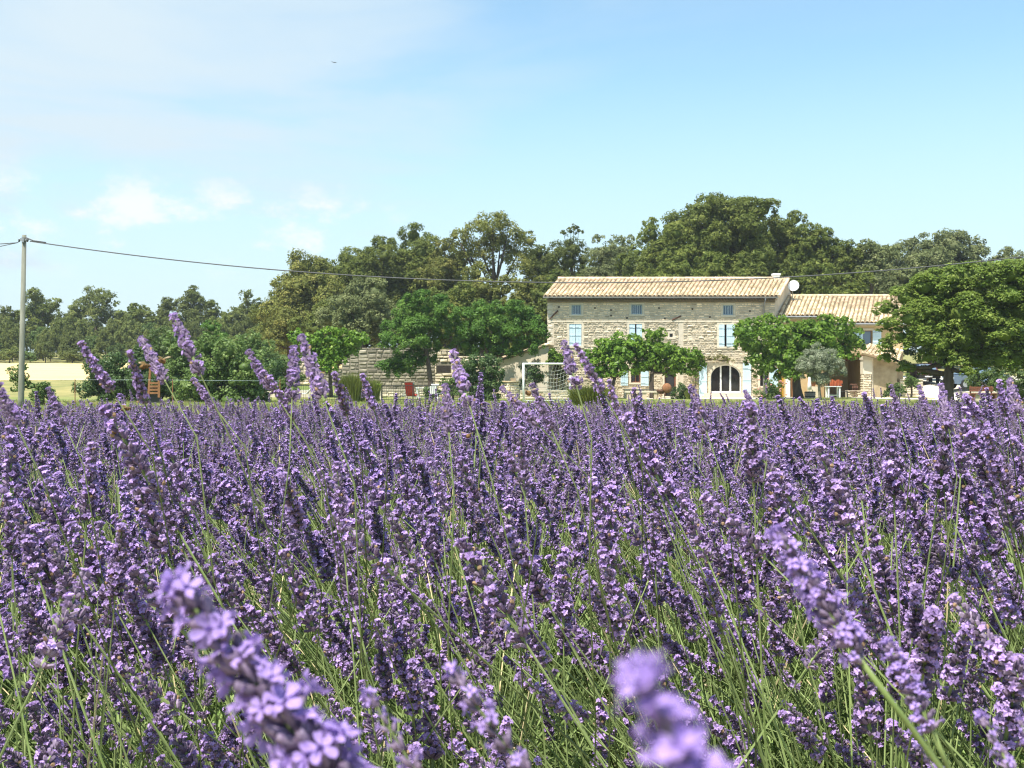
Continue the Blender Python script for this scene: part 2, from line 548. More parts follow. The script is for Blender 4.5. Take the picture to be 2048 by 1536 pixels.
def crown_mesh(name, lobes, leaf, m, rng, dens=1.0, nclump=16, core=0.7, up=0.45, asp=0.6, clump=0.4, droop=0.0, flat=0.85, under=False):
    if core:
        core = min(core, .60) * .74
    nclump = int(nclump * 1.35)
    clump *= .9
    leaf *= .82
    """lobes -> clumps on their surface -> leaves on the clumps"""
    Cs, Rs, Ax, Tn = [], [], [], []
    for (c, r) in lobes:
        c = np.array(c)
        r = np.array(r)
        n = nclump
        d = rng.normal(size=(n, 3))
        d /= np.linalg.norm(d, axis=1, keepdims=True)
        if not under:
            d[:, 2] = np.where(d[:, 2] < -0.6, -d[:, 2], d[:, 2])
        rad = rng.uniform(0.62, 0.98, size=(n, 1))
        Cs.append(c + d * r * rad)
        Rs.append(np.mean(r) * clump * rng.uniform(0.65, 1.3, size=n))
        Ax.append(d)
        Tn.append(rng.random(n))
    Cs = np.concatenate(Cs)
    Rs = np.concatenate(Rs)
    Ax = np.concatenate(Ax)
    Tn = np.concatenate(Tn)
    cnt = np.maximum(6, (dens * 8.0 * Rs ** 2 / (leaf ** 2 * asp)).astype(int))
    idx = np.repeat(np.arange(len(Cs)), cnt)
    n = len(idx)
    d = rng.normal(size=(n, 3))
    d /= np.linalg.norm(d, axis=1, keepdims=True)
    ax = Ax[idx]
    flip = (d * ax).sum(1) < -0.35
    d[flip] *= -1
    rr = Rs[idx] * (0.45 + 0.75 * rng.random(n))
    pos = Cs[idx] + d * rr[:, None] * np.array([1, 1, flat])
    if droop:
        pos[:, 2] -= droop * (rng.random(n) ** 2) * Rs[idx]
    nn = d * 0.8 + rng.normal(size=(n, 3)) * 0.45 + np.array([0, 0, up])
    nn /= np.linalg.norm(nn, axis=1, keepdims=True) + 1e-9
    sz = leaf * rng.uniform(0.6, 1.35, size=n)
    tint = np.clip(Tn[idx] * 0.6 + rng.random(n) * 0.4, 0, 1)
    cr = blob_core(lobes, rng, core) if core else None
    return leaf_mesh(name, pos, nn, sz, m, rng, asp, cr, tint)


def dome_lobes(rng, c, R, n, size=0.38, zmin=-0.35, jit=0.12):
    """lobes spread over an ellipsoid and through its inside, so the crown is one uneven mass"""
    out = []
    n = int(n * 1.7)
    rm = (R[0] + R[1] + R[2]) / 3
    for i in range(n):
        z = zmin + (1 - zmin) * (i + 0.5) / n
        a = i * 2.39996 + rng.uniform(-0.4, 0.4)
        h = math.sqrt(max(0, 1 - z * z)) if z > 0 else 1.0
        k = rng.uniform(0.58, 0.84) if i % 4 else rng.uniform(0.2, 0.5)
        p = (c[0] + R[0] * h * k * math.cos(a) + rng.normal() * jit * R[0] * 0.5,
             c[1] + R[1] * h * k * math.sin(a),
             c[2] + R[2] * z * k + rng.normal() * jit * R[2] * 0.3)
        s = size * rng.uniform(0.62, 1.0)
        out.append((p, (rm * s, rm * s, rm * s * 0.85)))
    out.append((c, (R[0] * 0.55, R[1] * 0.55, R[2] * 0.55)))
    return out


def trunk_obj(name, base, top, r, lobes, parent, m, rng, nlimb=5, bend=0.2):
    mb = MB()
    base, top = Vector(base), Vector(top)
    pts = []
    off = Vector((rng.normal() * bend, rng.normal() * bend, 0))
    for i in range(7):
        t = i / 6
        pts.append(base.lerp(top, t) + off * math.sin(t * math.pi) * 0.6)
    pts[0] = pts[0] - Vector((0, 0, 0.25))
    rad = [r * 1.45, r * 1.05, r * 0.95, r * 0.9, r * 0.82, r * 0.72, r * 0.6]
    mb.tube(pts, rad, 8)
    order = list(range(len(lobes) - 1))
    rng.shuffle(order)
    for k in order[:nlimb]:
        c = Vector(lobes[k][0])
        s = pts[4].lerp(pts[6], rng.random())
        mid = s.lerp(c, 0.5) + Vector((0, 0, -0.06 * (c - s).length))
        mb.tube([s, mid, c], [r * 0.5, r * 0.34, r * 0.12], 5)
    return mb.obj(name, M['bark'] if m is None else m, parent, smooth=True)


TREES = []


def tree(name, label, px, Y, top, wpx, bot=None, mat_='oak', leaf=0.26, nl=12, base_px=None, depth=0.9, nclump=16,
         core=0.68, dens=1.0, size=0.38, group=None, cat='tree', seed=None, trunk_r=None, asp=0.6, up=0.45, clump=0.4,
         droop=0.0, flat=0.85, zmin=-0.8, lobes=None, bark=None, trunk_top=None, nlimb=5, bend=0.2):
    rng = np.random.default_rng(abs(hash_str(name + label + str(px))) if seed is None else seed)
    if Y > 80:
        wpx *= 1.12
    w = wpx / FPX * Y
    x = X(px, Y)
    bx = X(base_px, Y) if base_px else x
    gz = g(bx, Y)
    zt = Z(top, Y)
    zb = Z(bot, Y) if bot else gz + 0.25 * (zt - gz)
    if cat != 'tree':
        zb -= .20 * (zt - zb)
    elif lobes is None:
        zt += .085 * (zt - zb)
        w *= 1.06
    R = (w / 2, w / 2 * depth, (zt - zb) / 2)
    c = (x, Y, (zt + zb) / 2)
    root = empty(name, (bx, Y, gz))
    tag(root, label, cat, group)
    if lobes is None:
        if cat != 'tree':
            zmin = -1.0
        lobes = dome_lobes(rng, c, R, nl, size, zmin)
    else:
        lobes = [((X(a, Y), Y + rng.uniform(-0.3, 0.3) * w * 0.5, Z(b, Y)), (q * 1.14 / FPX * Y, q * 1.14 / FPX * Y, q * 1.14 / FPX * Y * 0.82)) for (a, b, q) in lobes]
        lobes.append((c, (R[0] * 0.45, R[1] * 0.45, R[2] * 0.45)))
    me = crown_mesh('crown', lobes, leaf, M[mat_], rng, dens, nclump, core, up, asp, clump, droop, flat, cat != 'tree')
    link(bpy.data.objects.new('crown', me), root)
    tt = (c[0], c[1], zb + (zt - zb) * 0.45) if trunk_top is None else (X(trunk_top[0], Y), Y, Z(trunk_top[1], Y))
    trunk_obj('trunk', (bx, Y, gz), tt, trunk_r or max(0.07, w * 0.035), lobes, root, bark, rng, nlimb, bend)
    return root


def hash_str(s):
    h = 7
    for ch in s:
        h = (h * 31 + ord(ch)) % 2147483647
    return h


# ------------------------------------------------------------------ stonework


def stone_piece(V, F, u0, u1, v0, v1, prot, rng, mapf, back=0.03):
    e = 0.22 * min(u1 - u0, v1 - v0)
    j = lambda s: rng.uniform(-s, s)
    jj = 0.14 * min(u1 - u0, v1 - v0)
    fr = [(u0 + e + j(jj), v0 + e + j(jj)), (u1 - e + j(jj), v0 + e + j(jj)), (u1 - e + j(jj), v1 - e + j(jj)), (u0 + e + j(jj), v1 - e + j(jj))]
    bk = [(u0, v0), (u1, v0), (u1, v1), (u0, v1)]
    o = len(V)
    for (u, v) in fr:
        V.append(mapf(u, v, prot * rng.uniform(0.75, 1.25)))
    for (u, v) in bk:
        V.append(mapf(u + j(jj * .4), v + j(jj * .4), -back))
    F += [(o, o + 1, o + 2, o + 3), (o + 4, o + 5, o + 1, o), (o + 5, o + 6, o + 2, o + 1), (o + 6, o + 7, o + 3, o + 2), (o + 7, o + 4, o, o + 3)]


def courses(u0, u1, v0, v1, excl, hr, lr, rng, joint=0.014):
    out = []
    v = v0
    while v < v1 - 0.03:
        h = min(rng.uniform(*hr), v1 - v)
        iv = [(u0, u1)]
        for (a, b, c, d) in excl:
            if c < v + h - 0.01 and d > v + 0.01:
                ni = []
                for (p, q) in iv:
                    if b <= p or a >= q:
                        ni.append((p, q))
                    else:
                        if a > p:
                            ni.append((p, a))
                        if b < q:
                            ni.append((b, q))
                iv = ni
        for (p, q) in iv:
            u = p
            while u < q - 0.04:
                l = rng.uniform(*lr)
                if q - (u + l) < lr[0] * 0.6:
                    l = q - u
                dv = rng.uniform(-0.35, 0.35) * h
                out.append((u + joint, u + l - joint, v + joint + max(dv, 0) * .5, v + h - joint + min(dv, 0) * .5))
                u += l
        v += h
    return out


def stonework(parent, rects, prot, m, rng, mapf, nmax=300):
    rects = [r for r in rects if r[1] - r[0] > 0.03 and r[3] - r[2] > 0.02]
    order = sorted(range(len(rects)), key=lambda i: -(rects[i][1] - rects[i][0]) * (rects[i][3] - rects[i][2]))
    for i in order[:nmax]:
        V, F = [], []
        stone_piece(V, F, *rects[i], rng.uniform(*prot), rng, mapf)
        me = raw_mesh('stone', V, F, [m], tint=[rng.random()] * 5)
        link(bpy.data.objects.new('stone', me), parent)
    V, F, T = [], [], []
    for i in order[nmax:]:
        stone_piece(V, F, *rects[i], rng.uniform(*prot), rng, mapf)
        T += [rng.random()] * 5
    if F:
        o = link(bpy.data.objects.new('stonework', raw_mesh('stonework', V, F, [m], tint=T)), parent)
        o['kind'] = 'stuff'


def panel(mb, x0, x1, z0, z1, y, openings, depth=0.35, mi=0):
    """wall face at y with rectangular openings and reveals"""
    xs = sorted({x0, x1, *[min(max(o[0], x0), x1) for o in openings], *[min(max(o[1], x0), x1) for o in openings]})
    zs = sorted({z0, z1, *[min(max(o[2], z0), z1) for o in openings], *[min(max(o[3], z0), z1) for o in openings]})
    for i in range(len(xs) - 1):
        for j in range(len(zs) - 1):
            cx, cz = (xs[i] + xs[i + 1]) / 2, (zs[j] + zs[j + 1]) / 2
            if any(o[0] < cx < o[1] and o[2] < cz < o[3] for o in openings):
                continue
            mb.add([(xs[i], y, zs[j]), (xs[i + 1], y, zs[j]), (xs[i + 1], y, zs[j + 1]), (xs[i], y, zs[j + 1])], [(0, 1, 2, 3)], mi)
    for (a, b, c, d) in openings:
        yy = y + depth
        mb.add([(a, y, c), (a, yy, c), (a, yy, d), (a, y, d)], [(0, 1, 2, 3)], mi)
        mb.add([(b, y, c), (b, yy, c), (b, yy, d), (b, y, d)], [(3, 2, 1, 0)], mi)
        mb.add([(a, y, c), (b, y, c), (b, yy, c), (a, yy, c)], [(0, 1, 2, 3)], mi)
        mb.add([(a, y, d), (b, y, d), (b, yy, d), (a, yy, d)], [(3, 2, 1, 0)], mi)


# ------------------------------------------------------------------ canal tile roofs


def tile_mesh():
    V, F = [], []
    n = 6
    for (yy, r, zz) in ((0.0, 0.132, 0.040), (0.52, 0.100, 0.0)):
        for k in range(n + 1):
            a = math.pi * k / n
            V.append((-math.cos(a) * r, yy, zz + math.sin(a) * r * 0.95))
    for k in range(n):
        F.append((k, k + 1, n + 2 + k, n + 1 + k))
    # thick front rim
    o = len(V)
    for k in range(n + 1):
        a = math.pi * k / n
        V.append((-math.cos(a) * 0.112, 0.0, 0.040 + math.sin(a) * 0.105))
    for k in range(n):
        F.append((k, o + k, o + k + 1, k + 1))
    return V, F


TV, TF = tile_mesh()


def tiled_roof(parent, e0, e1, r0, r1, rng, mtile, pitch=0.30, expo=0.40, nmax=300, skip=None):
    """tiles on the quad eave e0-e1 / ridge r0-r1; columns run from eave to ridge"""
    e0, e1, r0, r1 = map(Vector, (e0, e1, r0, r1))
    n = max(1, round((e1 - e0).length / pitch))
    slots = []
    for i in range(n):
        t = (i + 0.5) / n
        a, b = e0.lerp(e1, t), r0.lerp(r1, t)
        d = (b - a)
        L = d.length
        d.normalize()
        u = (e1 - e0).normalized()
        nrm = u.cross(d).normalized()
        side = d.cross(nrm).normalized()
        m = int(L / expo)
        for j in range(m + 1):
            s = j * expo - 0.06
            if s + 0.45 > L + 0.12:
                s = L - 0.40
            p = a + d * (s + rng.uniform(-0.015, 0.015)) + nrm * (0.012 + 0.006 * rng.random()) + side * rng.uniform(-0.012, 0.012)
            if skip and skip(t, s / L):
                continue
            R = Matrix((side, d, nrm)).transposed().to_4x4() @ Matrix.Rotation(rng.uniform(-0.03, 0.03), 4, 'Z') @ Matrix.Rotation(0.03 + rng.uniform(-0.01, 0.02), 4, 'X')
            slots.append(Matrix.Translation(p) @ R)
    base = raw_mesh('roof_tile', TV, TF, [mtile], tint=[0.45] * len(TF), smooth=True)
    rng2 = list(range(len(slots)))
    # nearest rows (at the eave) show largest
    rng2.sort(key=lambda i: slots[i].translation.y)
    for k in rng2[:nmax]:
        o = bpy.data.objects.new('roof_tile', base)
        COL.objects.link(o)
        o.parent = parent
        o.matrix_parent_inverse = Matrix.Identity(4)
        o.matrix_basis = slots[k]
        if not parent.get('_w'):
            o.matrix_parent_inverse = Matrix.Translation(-parent.location)
        o['_w'] = 1
    if len(slots) > nmax:
        V, F, T = [], [], []
        for k in rng2[nmax:]:
            o = len(V)
            V += [slots[k] @ Vector(v) for v in TV]
            F += [tuple(i + o for i in f) for f in TF]
            T += [rng.random()] * len(TF)
        q = link(bpy.data.objects.new('tile_field', raw_mesh('tile_field', V, F, [mtile], tint=T, smooth=True)), parent)
        q['kind'] = 'stuff'


# ------------------------------------------------------------------ farmhouse
YF = 75.0
rngS = np.random.default_rng(11)
HX0, HX1 = 2.46, 18.25
EAVE = 6.93
house = empty('farmhouse', (10.3, YF, 0.0))
tag(house, 'long pale stone farmhouse with tiled roof and light blue shutters', 'farmhouse')


def rect_px(a, b, c, d, Y=YF):
    return (X(a, Y), X(b, Y), Z(d, Y), Z(c, Y))


UPW = [rect_px(1143, 1162.5, 609.5, 629), rect_px(1262.5, 1284.5, 609, 628.5), rect_px(1446, 1466.5, 610, 630)]
SHW = [rect_px(1138.5, 1163, 648, 692), rect_px(1258.5, 1284, 648, 692), rect_px(1438, 1467, 649, 693)]
SMALL = rect_px(1339, 1345.5, 667, 674)
GW = rect_px(1262, 1281, 733, 765)
DOOR = rect_px(1329, 1352, 735, 793)
ARCH = rect_px(1421, 1483, 729, 787)
SIDE = rect_px(1520, 1538, 738, 772)
OPEN = UPW + SHW + [SMALL, GW, DOOR, ARCH, SIDE]
mb = MB()
panel(mb, HX0, HX1, -0.4, EAVE - 0.12, YF, OPEN, 0.32)
# gables and back wall
RL, RR = (3.66, 79.0, 8.60), (20.05, 79.0, 8.60)
BL, BR = (4.86, 83.0), (21.85, 83.0)
mb.add([(HX1, YF, -0.4), (BR[0], BR[1], -0.4), (BR[0], BR[1], EAVE - 0.1), (RR[0] - 0.05, RR[1], RR[2] - 0.12), (HX1, YF, EAVE - 0.12)], [(0, 1, 2, 3, 4)], 0)
mb.add([(HX0, YF, -0.4), (BL[0], BL[1], -0.4), (BL[0], BL[1], EAVE - 0.1), (RL[0] + 0.05, RL[1], RL[2] - 0.12), (HX0, YF, EAVE - 0.12)], [(4, 3, 2, 1, 0)], 0)
mb.add([(BL[0], 83, -0.4), (BR[0], 83, -0.4), (BR[0], 83, EAVE), (BL[0], 83, EAVE)], [(3, 2, 1, 0)], 0)
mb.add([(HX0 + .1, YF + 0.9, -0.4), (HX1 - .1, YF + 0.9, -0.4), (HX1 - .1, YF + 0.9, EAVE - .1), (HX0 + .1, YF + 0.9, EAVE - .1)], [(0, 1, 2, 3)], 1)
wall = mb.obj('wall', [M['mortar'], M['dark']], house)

exm = 0.14
excl_lo, excl_up = [], []
for (a, b, c, d) in OPEN:
    m_ = exm if (b - a) > 0.4 else 0.1
    (excl_up if c > 5.3 else excl_lo).append((a - m_, b + m_, c - m_, d + m_))
excl_lo.append((HX0, HX0 + 0.42, -1, 9))
excl_lo.append(rect_px(1357, 1366, 640, 800))
excl_up.append((HX0, HX0 + 0.34, 5.3, 9))
fmap = lambda u, v, p: (u, YF - p, v)
lo = courses(HX0, HX1, 0.0, 5.24, excl_lo, (0.09, 0.18), (0.14, 0.42), rngS)
up = courses(HX0, HX1, 5.36, 6.62, excl_up, (0.09, 0.17), (0.14, 0.42), rngS)
stonework(wall, lo, (0.015, 0.065), M['stone'], rngS, fmap, 230)
stonework(wall, up, (0.015, 0.04), M['stone_bounce'], rngS, fmap, 65)
# quoins at the left corner and a pale ledge course between lower and upper stone
z = -0.2
k = 0
while z < 6.5:
    h = rngS.uniform(0.26, 0.36)
    l = 0.40 if k % 2 else 0.28
    V, F = [], []
    stone_piece(V, F, HX0 - 0.01, HX0 + l, z + 0.01, min(z + h, 6.58) - 0.01, 0.03, rngS, fmap)
    link(bpy.data.objects.new('quoin', raw_mesh('quoin', V, F, [M['dressed']], tint=[rngS.random()] * 5)), wall)
    z += h
    k += 1
mb = MB()
for i in range(26):
    a = HX0 + (HX1 - HX0) * i / 26
    mb.box((a + .006, YF - 0.03 - 0.01 * (i % 3), 5.245), (HX0 + (HX1 - HX0) * (i + 1) / 26 - .006, YF + 0.02, 5.355), 0)
mb.obj('ledge', M['dressed'], house)


def surround(op, w=0.13, sill=True, proud=0.02, mat_='dressed', name='surround'):
    a, b, c, d = op
    mb = MB()
    y0, y1 = YF - proud, YF + 0.05
    mb.box((a - w, y0, d + .002), (b + w, y1, d + w), 0)
    n = max(2, int((d - c) / 0.35))
    for i in range(n):
        z0, z1 = c + (d - c) * i / n, c + (d - c) * (i + 1) / n
        e = 0.05 if i % 2 else 0.0
        mb.box((a - w - e, y0 - 0.003 * (i % 2), z0 + .004), (a, y1, z1 - .004), 0)
        mb.box((b, y0 - 0.003 * (i % 2), z0 + .004), (b + w + e, y1, z1 - .004), 0)
    if sill:
        mb.box((a - w - .03, y0 - 0.05, c - w), (b + w + .03, y1, c - .002), 0)
    return mb.obj(name, M[mat_], house)


for op in UPW:
    surround(op)
    a, b, c, d = op
    mb = MB()
    f = 0.05
    yy = YF + 0.14
    mb.box((a, yy, c), (a + f, yy + .05, d)); mb.box((b - f, yy, c), (b, yy + .05, d))
    mb.box((a + f, yy, c), (b - f, yy + .05, c + f)); mb.box((a + f, yy, d - f), (b - f, yy + .05, d))
    win = mb.obj('window', M['shutter'], house)
    mb = MB(); mb.box((a + f, yy + .02, c + f), (b - f, yy + .03, d - f)); mb.obj('pane', M['pane'], win)
    for i in range(6):
        mb = MB()
        xx = a + (b - a) * (i + 0.5) / 6
        mb.tube([(xx, YF + 0.05, c), (xx, YF + 0.05, d)], 0.016, 6)
        mb.obj('window_bar', M['bar'], win)


def shutter_leaf(x0, x1, z0, z1, y, parent=house, ang=0.0, hinge='l', boards=4):
    """ledged board shutter, optionally swung by ang about its hinge"""
    mb = MB()
    n = boards
    w = (x1 - x0) / n
    hx = x0 if hinge == 'l' else x1
    Mx = Matrix.Translation((hx, y, 0)) @ Matrix.Rotation(ang, 4, 'Z') @ Matrix.Translation((-hx, -y, 0))
    for i in range(n):
        mb.box((x0 + i * w + .004, y - .028, z0), (x0 + (i + 1) * w - .004, y, z1), 0, 0.5, Mx)
    for zz in (z0 + 0.15 * (z1 - z0), z0 + 0.5 * (z1 - z0), z0 + 0.85 * (z1 - z0)):
        mb.box((x0 + .006, y - .05, zz - .05), (x1 - .006, y - .0285, zz + .05), 0, 0.5, Mx)
    s = mb.obj('shutter', M['shutter'], parent)
    mb = MB()
    for zz in (z0 + 0.15 * (z1 - z0), z0 + 0.85 * (z1 - z0)):
        mb.box((x0 + .01, y - .056, zz - .012), (x0 + .6 * (x1 - x0), y - .051, zz + .012), 0, 0.5, Mx)
    mb.obj('hinge', M['zinc'], s)
    return s


a, b, c, d = SHW[0]
surround(SHW[0], 0.14)
mid = (a + b) / 2
shutter_leaf(a + .01, mid - .012, c, d - .01, YF + .03)
shutter_leaf(mid + .012, b - .01, c, d - .01, YF + .03, hinge='r')
a, b, c, d = SHW[1]
surround(SHW[1], 0.14)
mid = (a + b) / 2
shutter_leaf(a + .01, mid - .05, c, d - .01, YF + .03)
shutter_leaf(mid + .06, b - .01, c, d - .01, YF + .03, hinge='r')
a, b, c, d = SHW[2]
surround(SHW[2], 0.14)
shutter_leaf(a - .02, a + .37, c, d - .01, YF - .03)
shutter_leaf(a + .50, b + .06, c, d - .01, YF - .03, ang=0.12, hinge='r')
for op in (SHW[1], SHW[2]):
    mb = MB(); mb.box((op[0], YF + .2, op[2]), (op[1], YF + .22, op[3])); mb.obj('pane', M['pane_dark'], house)
surround(SMALL, 0.16)
mb = MB(); mb.box((SMALL[0], YF + .2, SMALL[2]), (SMALL[1], YF + .22, SMALL[3])); mb.obj('pane', M['pane_dark'], house)

# ground floor window with open shutters, door
a, b, c, d = GW
surround(GW, 0.12)
mb = MB()
for (p, q, r, s) in ((a, a + .06, c, d), (b - .06, b, c, d), (a + .06, b - .06, c, c + .06), (a + .06, b - .06, d - .06, d), ((a + b) / 2 - .025, (a + b) / 2 + .025, c + .06, d - .06)):
    mb.box((p, YF + .16, r), (q, YF + .2, s))
win = mb.obj('window', M['redwood'], house)
mb = MB(); mb.box((a + .06, YF + .18, c + .06), (b - .06, YF + .185, d - .06)); mb.obj('pane', M['pane_dark'], win)
shutter_leaf(X(1241, YF), X(1256, YF), Z(771, YF), Z(733, YF), YF - .05)
shutter_leaf(X(1281.5, YF), X(1297, YF), Z(772, YF), Z(733, YF), YF - .05)
a, b, c, d = DOOR
surround(DOOR, 0.12, sill=False)
mb = MB()
mb.box((a, YF + .1, c), (a + .09, YF + .2, d)); mb.box((b - .09, YF + .1, c), (b, YF + .2, d)); mb.box((a + .09, YF + .1, d - .1), (b - .09, YF + .2, d))
dr = mb.obj('door_frame', M['redwood'], house)
mb = MB(); mb.box((a + .09, YF + .24, c), (b - .09, YF + .27, d - .1)); mb.obj('door', M['pane_dark'], house)
mb = MB(); mb.box((a - .25, YF - .45, -.3), (b + .25, YF - .02, 0.10)); mb.obj('doorstep', M['dressed'], house)
a, b, c, d = SIDE
surround(SIDE, 0.12)
mb = MB(); mb.box((a, YF + .2, c), (b, YF + .22, d)); mb.obj('pane', M['pane_dark'], house)
shutter_leaf(b + .02, b + .62, c - .05, d, YF - .05)

# arched glazed door
a, b, c, d = ARCH
cx, rad = (a + b) / 2, (b - a) / 2
spring = d - rad * 0.78
ry = d - spring
N_ = 18
arc = [(cx - rad * math.cos(math.pi * i / N_), spring + ry * math.sin(math.pi * i / N_)) for i in range(N_ + 1)]
mb = MB()
for i in range(N_):
    (x0, z0), (x1, z1) = arc[i], arc[i + 1]
    mb.add([(x0, YF, z0), (x1, YF, z1), (x1, YF, d + .001), (x0, YF, d + .001)], [(0, 1, 2, 3)])
    mb.add([(x0, YF, z0), (x1, YF, z1), (x1, YF + .3, z1), (x0, YF + .3, z0)], [(3, 2, 1, 0)])
mb.obj('arch_spandrel', M['dressed'], house)
for i in range(11):
    t0, t1 = math.pi * i / 11 + .012, math.pi * (i + 1) / 11 - .012
    V = []
    for yy in (YF - .035, YF + .03):
        for t, r_ in ((t0, 1.0), (t1, 1.0), (t1, 1.0), (t0, 1.0)):
            pass
        q = 0.20
        V += [(cx - rad * math.cos(t0), yy, spring + ry * math.sin(t0)), (cx - rad * math.cos(t1), yy, spring + ry * math.sin(t1)),
              (cx - (rad + q) * math.cos(t1), yy, spring + (ry + q) * math.sin(t1)), (cx - (rad + q) * math.cos(t0), yy, spring + (ry + q) * math.sin(t0))]
    mb = MB()
    mb.add(V, [(0, 1, 2, 3), (7, 6, 5, 4), (0, 4, 5, 1), (1, 5, 6, 2), (2, 6, 7, 3), (3, 7, 4, 0)])
    mb.obj('voussoir', M['dressed'], house)
mb = MB()
for i in range(4):
    z0, z1 = c + (spring - c) * i / 4, c + (spring - c) * (i + 1) / 4
    mb.box((a - .19 - .03 * (i % 2), YF - .03, z0 + .005), (a, YF + .04, z1 - .005)); mb.box((b, YF - .03, z0 + .005), (b + .19 + .03 * (i % 2), YF + .04, z1 - .005))
mb.obj('door_jamb', M['dressed'], house)


def arc_z(x, k=1.0):
    t = max(-1, min(1, (x - cx) / (rad * k)))
    return spring + ry * k * math.sqrt(max(0, 1 - t * t))


posts = [a + .0, a + (b - a) * 0.345, a + (b - a) * 0.655, b]
yy = YF + .17
mb = MB()
for i in range(N_):
    (x0, z0), (x1, z1) = arc[i], arc[i + 1]
    f = lambda x, z: (cx + (x - cx) * 0.925, spring + (z - spring) * 0.925 if z > spring else z)
    (u0, w0), (u1, w1) = f(x0, z0), f(x1, z1)
    mb.add([(x0, yy, z0), (x1, yy, z1), (u1, yy, w1), (u0, yy, w0)], [(3, 2, 1, 0)])
    mb.add([(u0, yy, w0), (u1, yy, w1), (u1, yy + .05, w1), (u0, yy + .05, w0)], [(3, 2, 1, 0)])
mb.box((a, yy, c), (a + .08, yy + .05, spring)); mb.box((b - .08, yy, c), (b, yy + .05, spring))
mb.box((a + .08, yy + .001, c), (b - .08, yy + .05, c + .16))
for p in posts[1:3]:
    mb.box((p - .055, yy - .004, c + .16), (p + .055, yy + .045, arc_z(p, .93)))
fr = mb.obj('door_frame', M['white'], house)
for i in range(3):
    x0, x1 = posts[i] + .06, posts[i + 1] - .06
    if i == 0:
        x0 = a + .08
    if i == 2:
        x1 = b - .08
    pts = [(x0, yy + .03, c + .16), (x1, yy + .03, c + .16)]
    for k in range(9):
        xx = x1 + (x0 - x1) * k / 8
        pts.append((xx, yy + .03, max(c + .3, arc_z(xx, .94))))
    mb = MB(); mb.add(pts, [tuple(range(len(pts)))]); mb.obj('pane', M['pane_dark'], fr)
shutter_leaf(X(1397.5, YF), X(1413, YF), Z(796, YF), Z(727, YF), YF - .09)
shutter_leaf(X(1485, YF), X(1501.5, YF), Z(792, YF), Z(727, YF), YF - .09)
for i in range(2):
    mb = MB(); mb.box((a - .45 - .25 * i, YF - .5 - .45 * i, -.3), (b + .35 + .25 * i, YF - .04 - .47 * i, 0.33 - .17 * i)); mb.obj('doorstep', M['dressed'], house)

# rusty wall tie bars
for (p, q, r, s) in ((1100.5, 637, 1116, 621), (1344, 640, 1362, 632)):
    mb = MB(); mb.tube([P(p, q, YF - .06), P(r, s, YF - .06)], 0.055, 6); mb.obj('tie_bar', M['rust_dark'], house)

# putlog holes of the upper wall: dark blocks coloured as the shade inside
for (px_, py_) in ((1222, 620), (1222, 631), (1318, 616), (1330, 637), (1385, 618), (1190, 616), (1420, 634), (1500, 622), (1118, 614), (1254, 636)):
    q_ = P(px_, py_, YF - .05)
    mb = MB(); mb.box((q_.x - .055, YF - .052, q_.z - .055), (q_.x + .055, YF - .03, q_.z + .055)); mb.obj('putlog_hole', M['dark'], house)

# roof
roof_e0, roof_e1 = (HX0 - .32, YF - .50, EAVE + .03), (HX1 + .10, YF - .50, EAVE + .03)
roof_r0, roof_r1 = (RL[0] - .30, RL[1], RL[2]), (RR[0] + .10, RR[1], RR[2])
back0, back1 = (BL[0] - .3, 83.5, EAVE), (BR[0] + .1, 83.5, EAVE)
mb = MB()
mb.add([roof_e0, roof_e1, roof_r1, roof_r0], [(0, 1, 2, 3)])
mb.add([roof_r0, roof_r1, back1, back0], [(0, 1, 2, 3)])
dn = Vector((0, 0, -.10))
mb.add([roof_e0, roof_e1, Vector(roof_e1) + dn, Vector(roof_e0) + dn], [(3, 2, 1, 0)])
mb.add([roof_e1, roof_r1, Vector(roof_r1) + dn, Vector(roof_e1) + dn], [(3, 2, 1, 0)])
mb.add([roof_e0, roof_r0, Vector(roof_r0) + dn, Vector(roof_e0) + dn], [(0, 1, 2, 3)])
mb.add([Vector(roof_e0) + dn, Vector(roof_e1) + dn, Vector(roof_r1) + dn, Vector(roof_r0) + dn], [(3, 2, 1, 0)])
roof = mb.obj('roof', M['tilebed'], house)
rngT = np.random.default_rng(5)
tiled_roof(roof, roof_e0, roof_e1, roof_r0, roof_r1, rngT, M['tile'], nmax=260)
mb = MB()
nr = 38
for i in range(nr):
    p, q = Vector(roof_r0).lerp(Vector(roof_r1), i / nr), Vector(roof_r0).lerp(Vector(roof_r1), (i + 1.12) / nr)
    mb.tube([p + Vector((0, 0, .06)), q + Vector((0, 0, .075))], [0.125, 0.105], 8, 0, rngT.random())
rd = mb.obj('ridge_tile', M['tile'], roof)
# verge tiles on the right edge
mb = MB()
for i in range(11):
    p, q = Vector(roof_e1).lerp(Vector(roof_r1), i / 11), Vector(roof_e1).lerp(Vector(roof_r1), (i + 1.1) / 11)
    mb.tube([p + Vector((.05, 0, .03)), q + Vector((.05, 0, .05))], [0.125, 0.10], 8, 0, rngT.random())
mb.obj('verge_tile', M['tile'], roof)
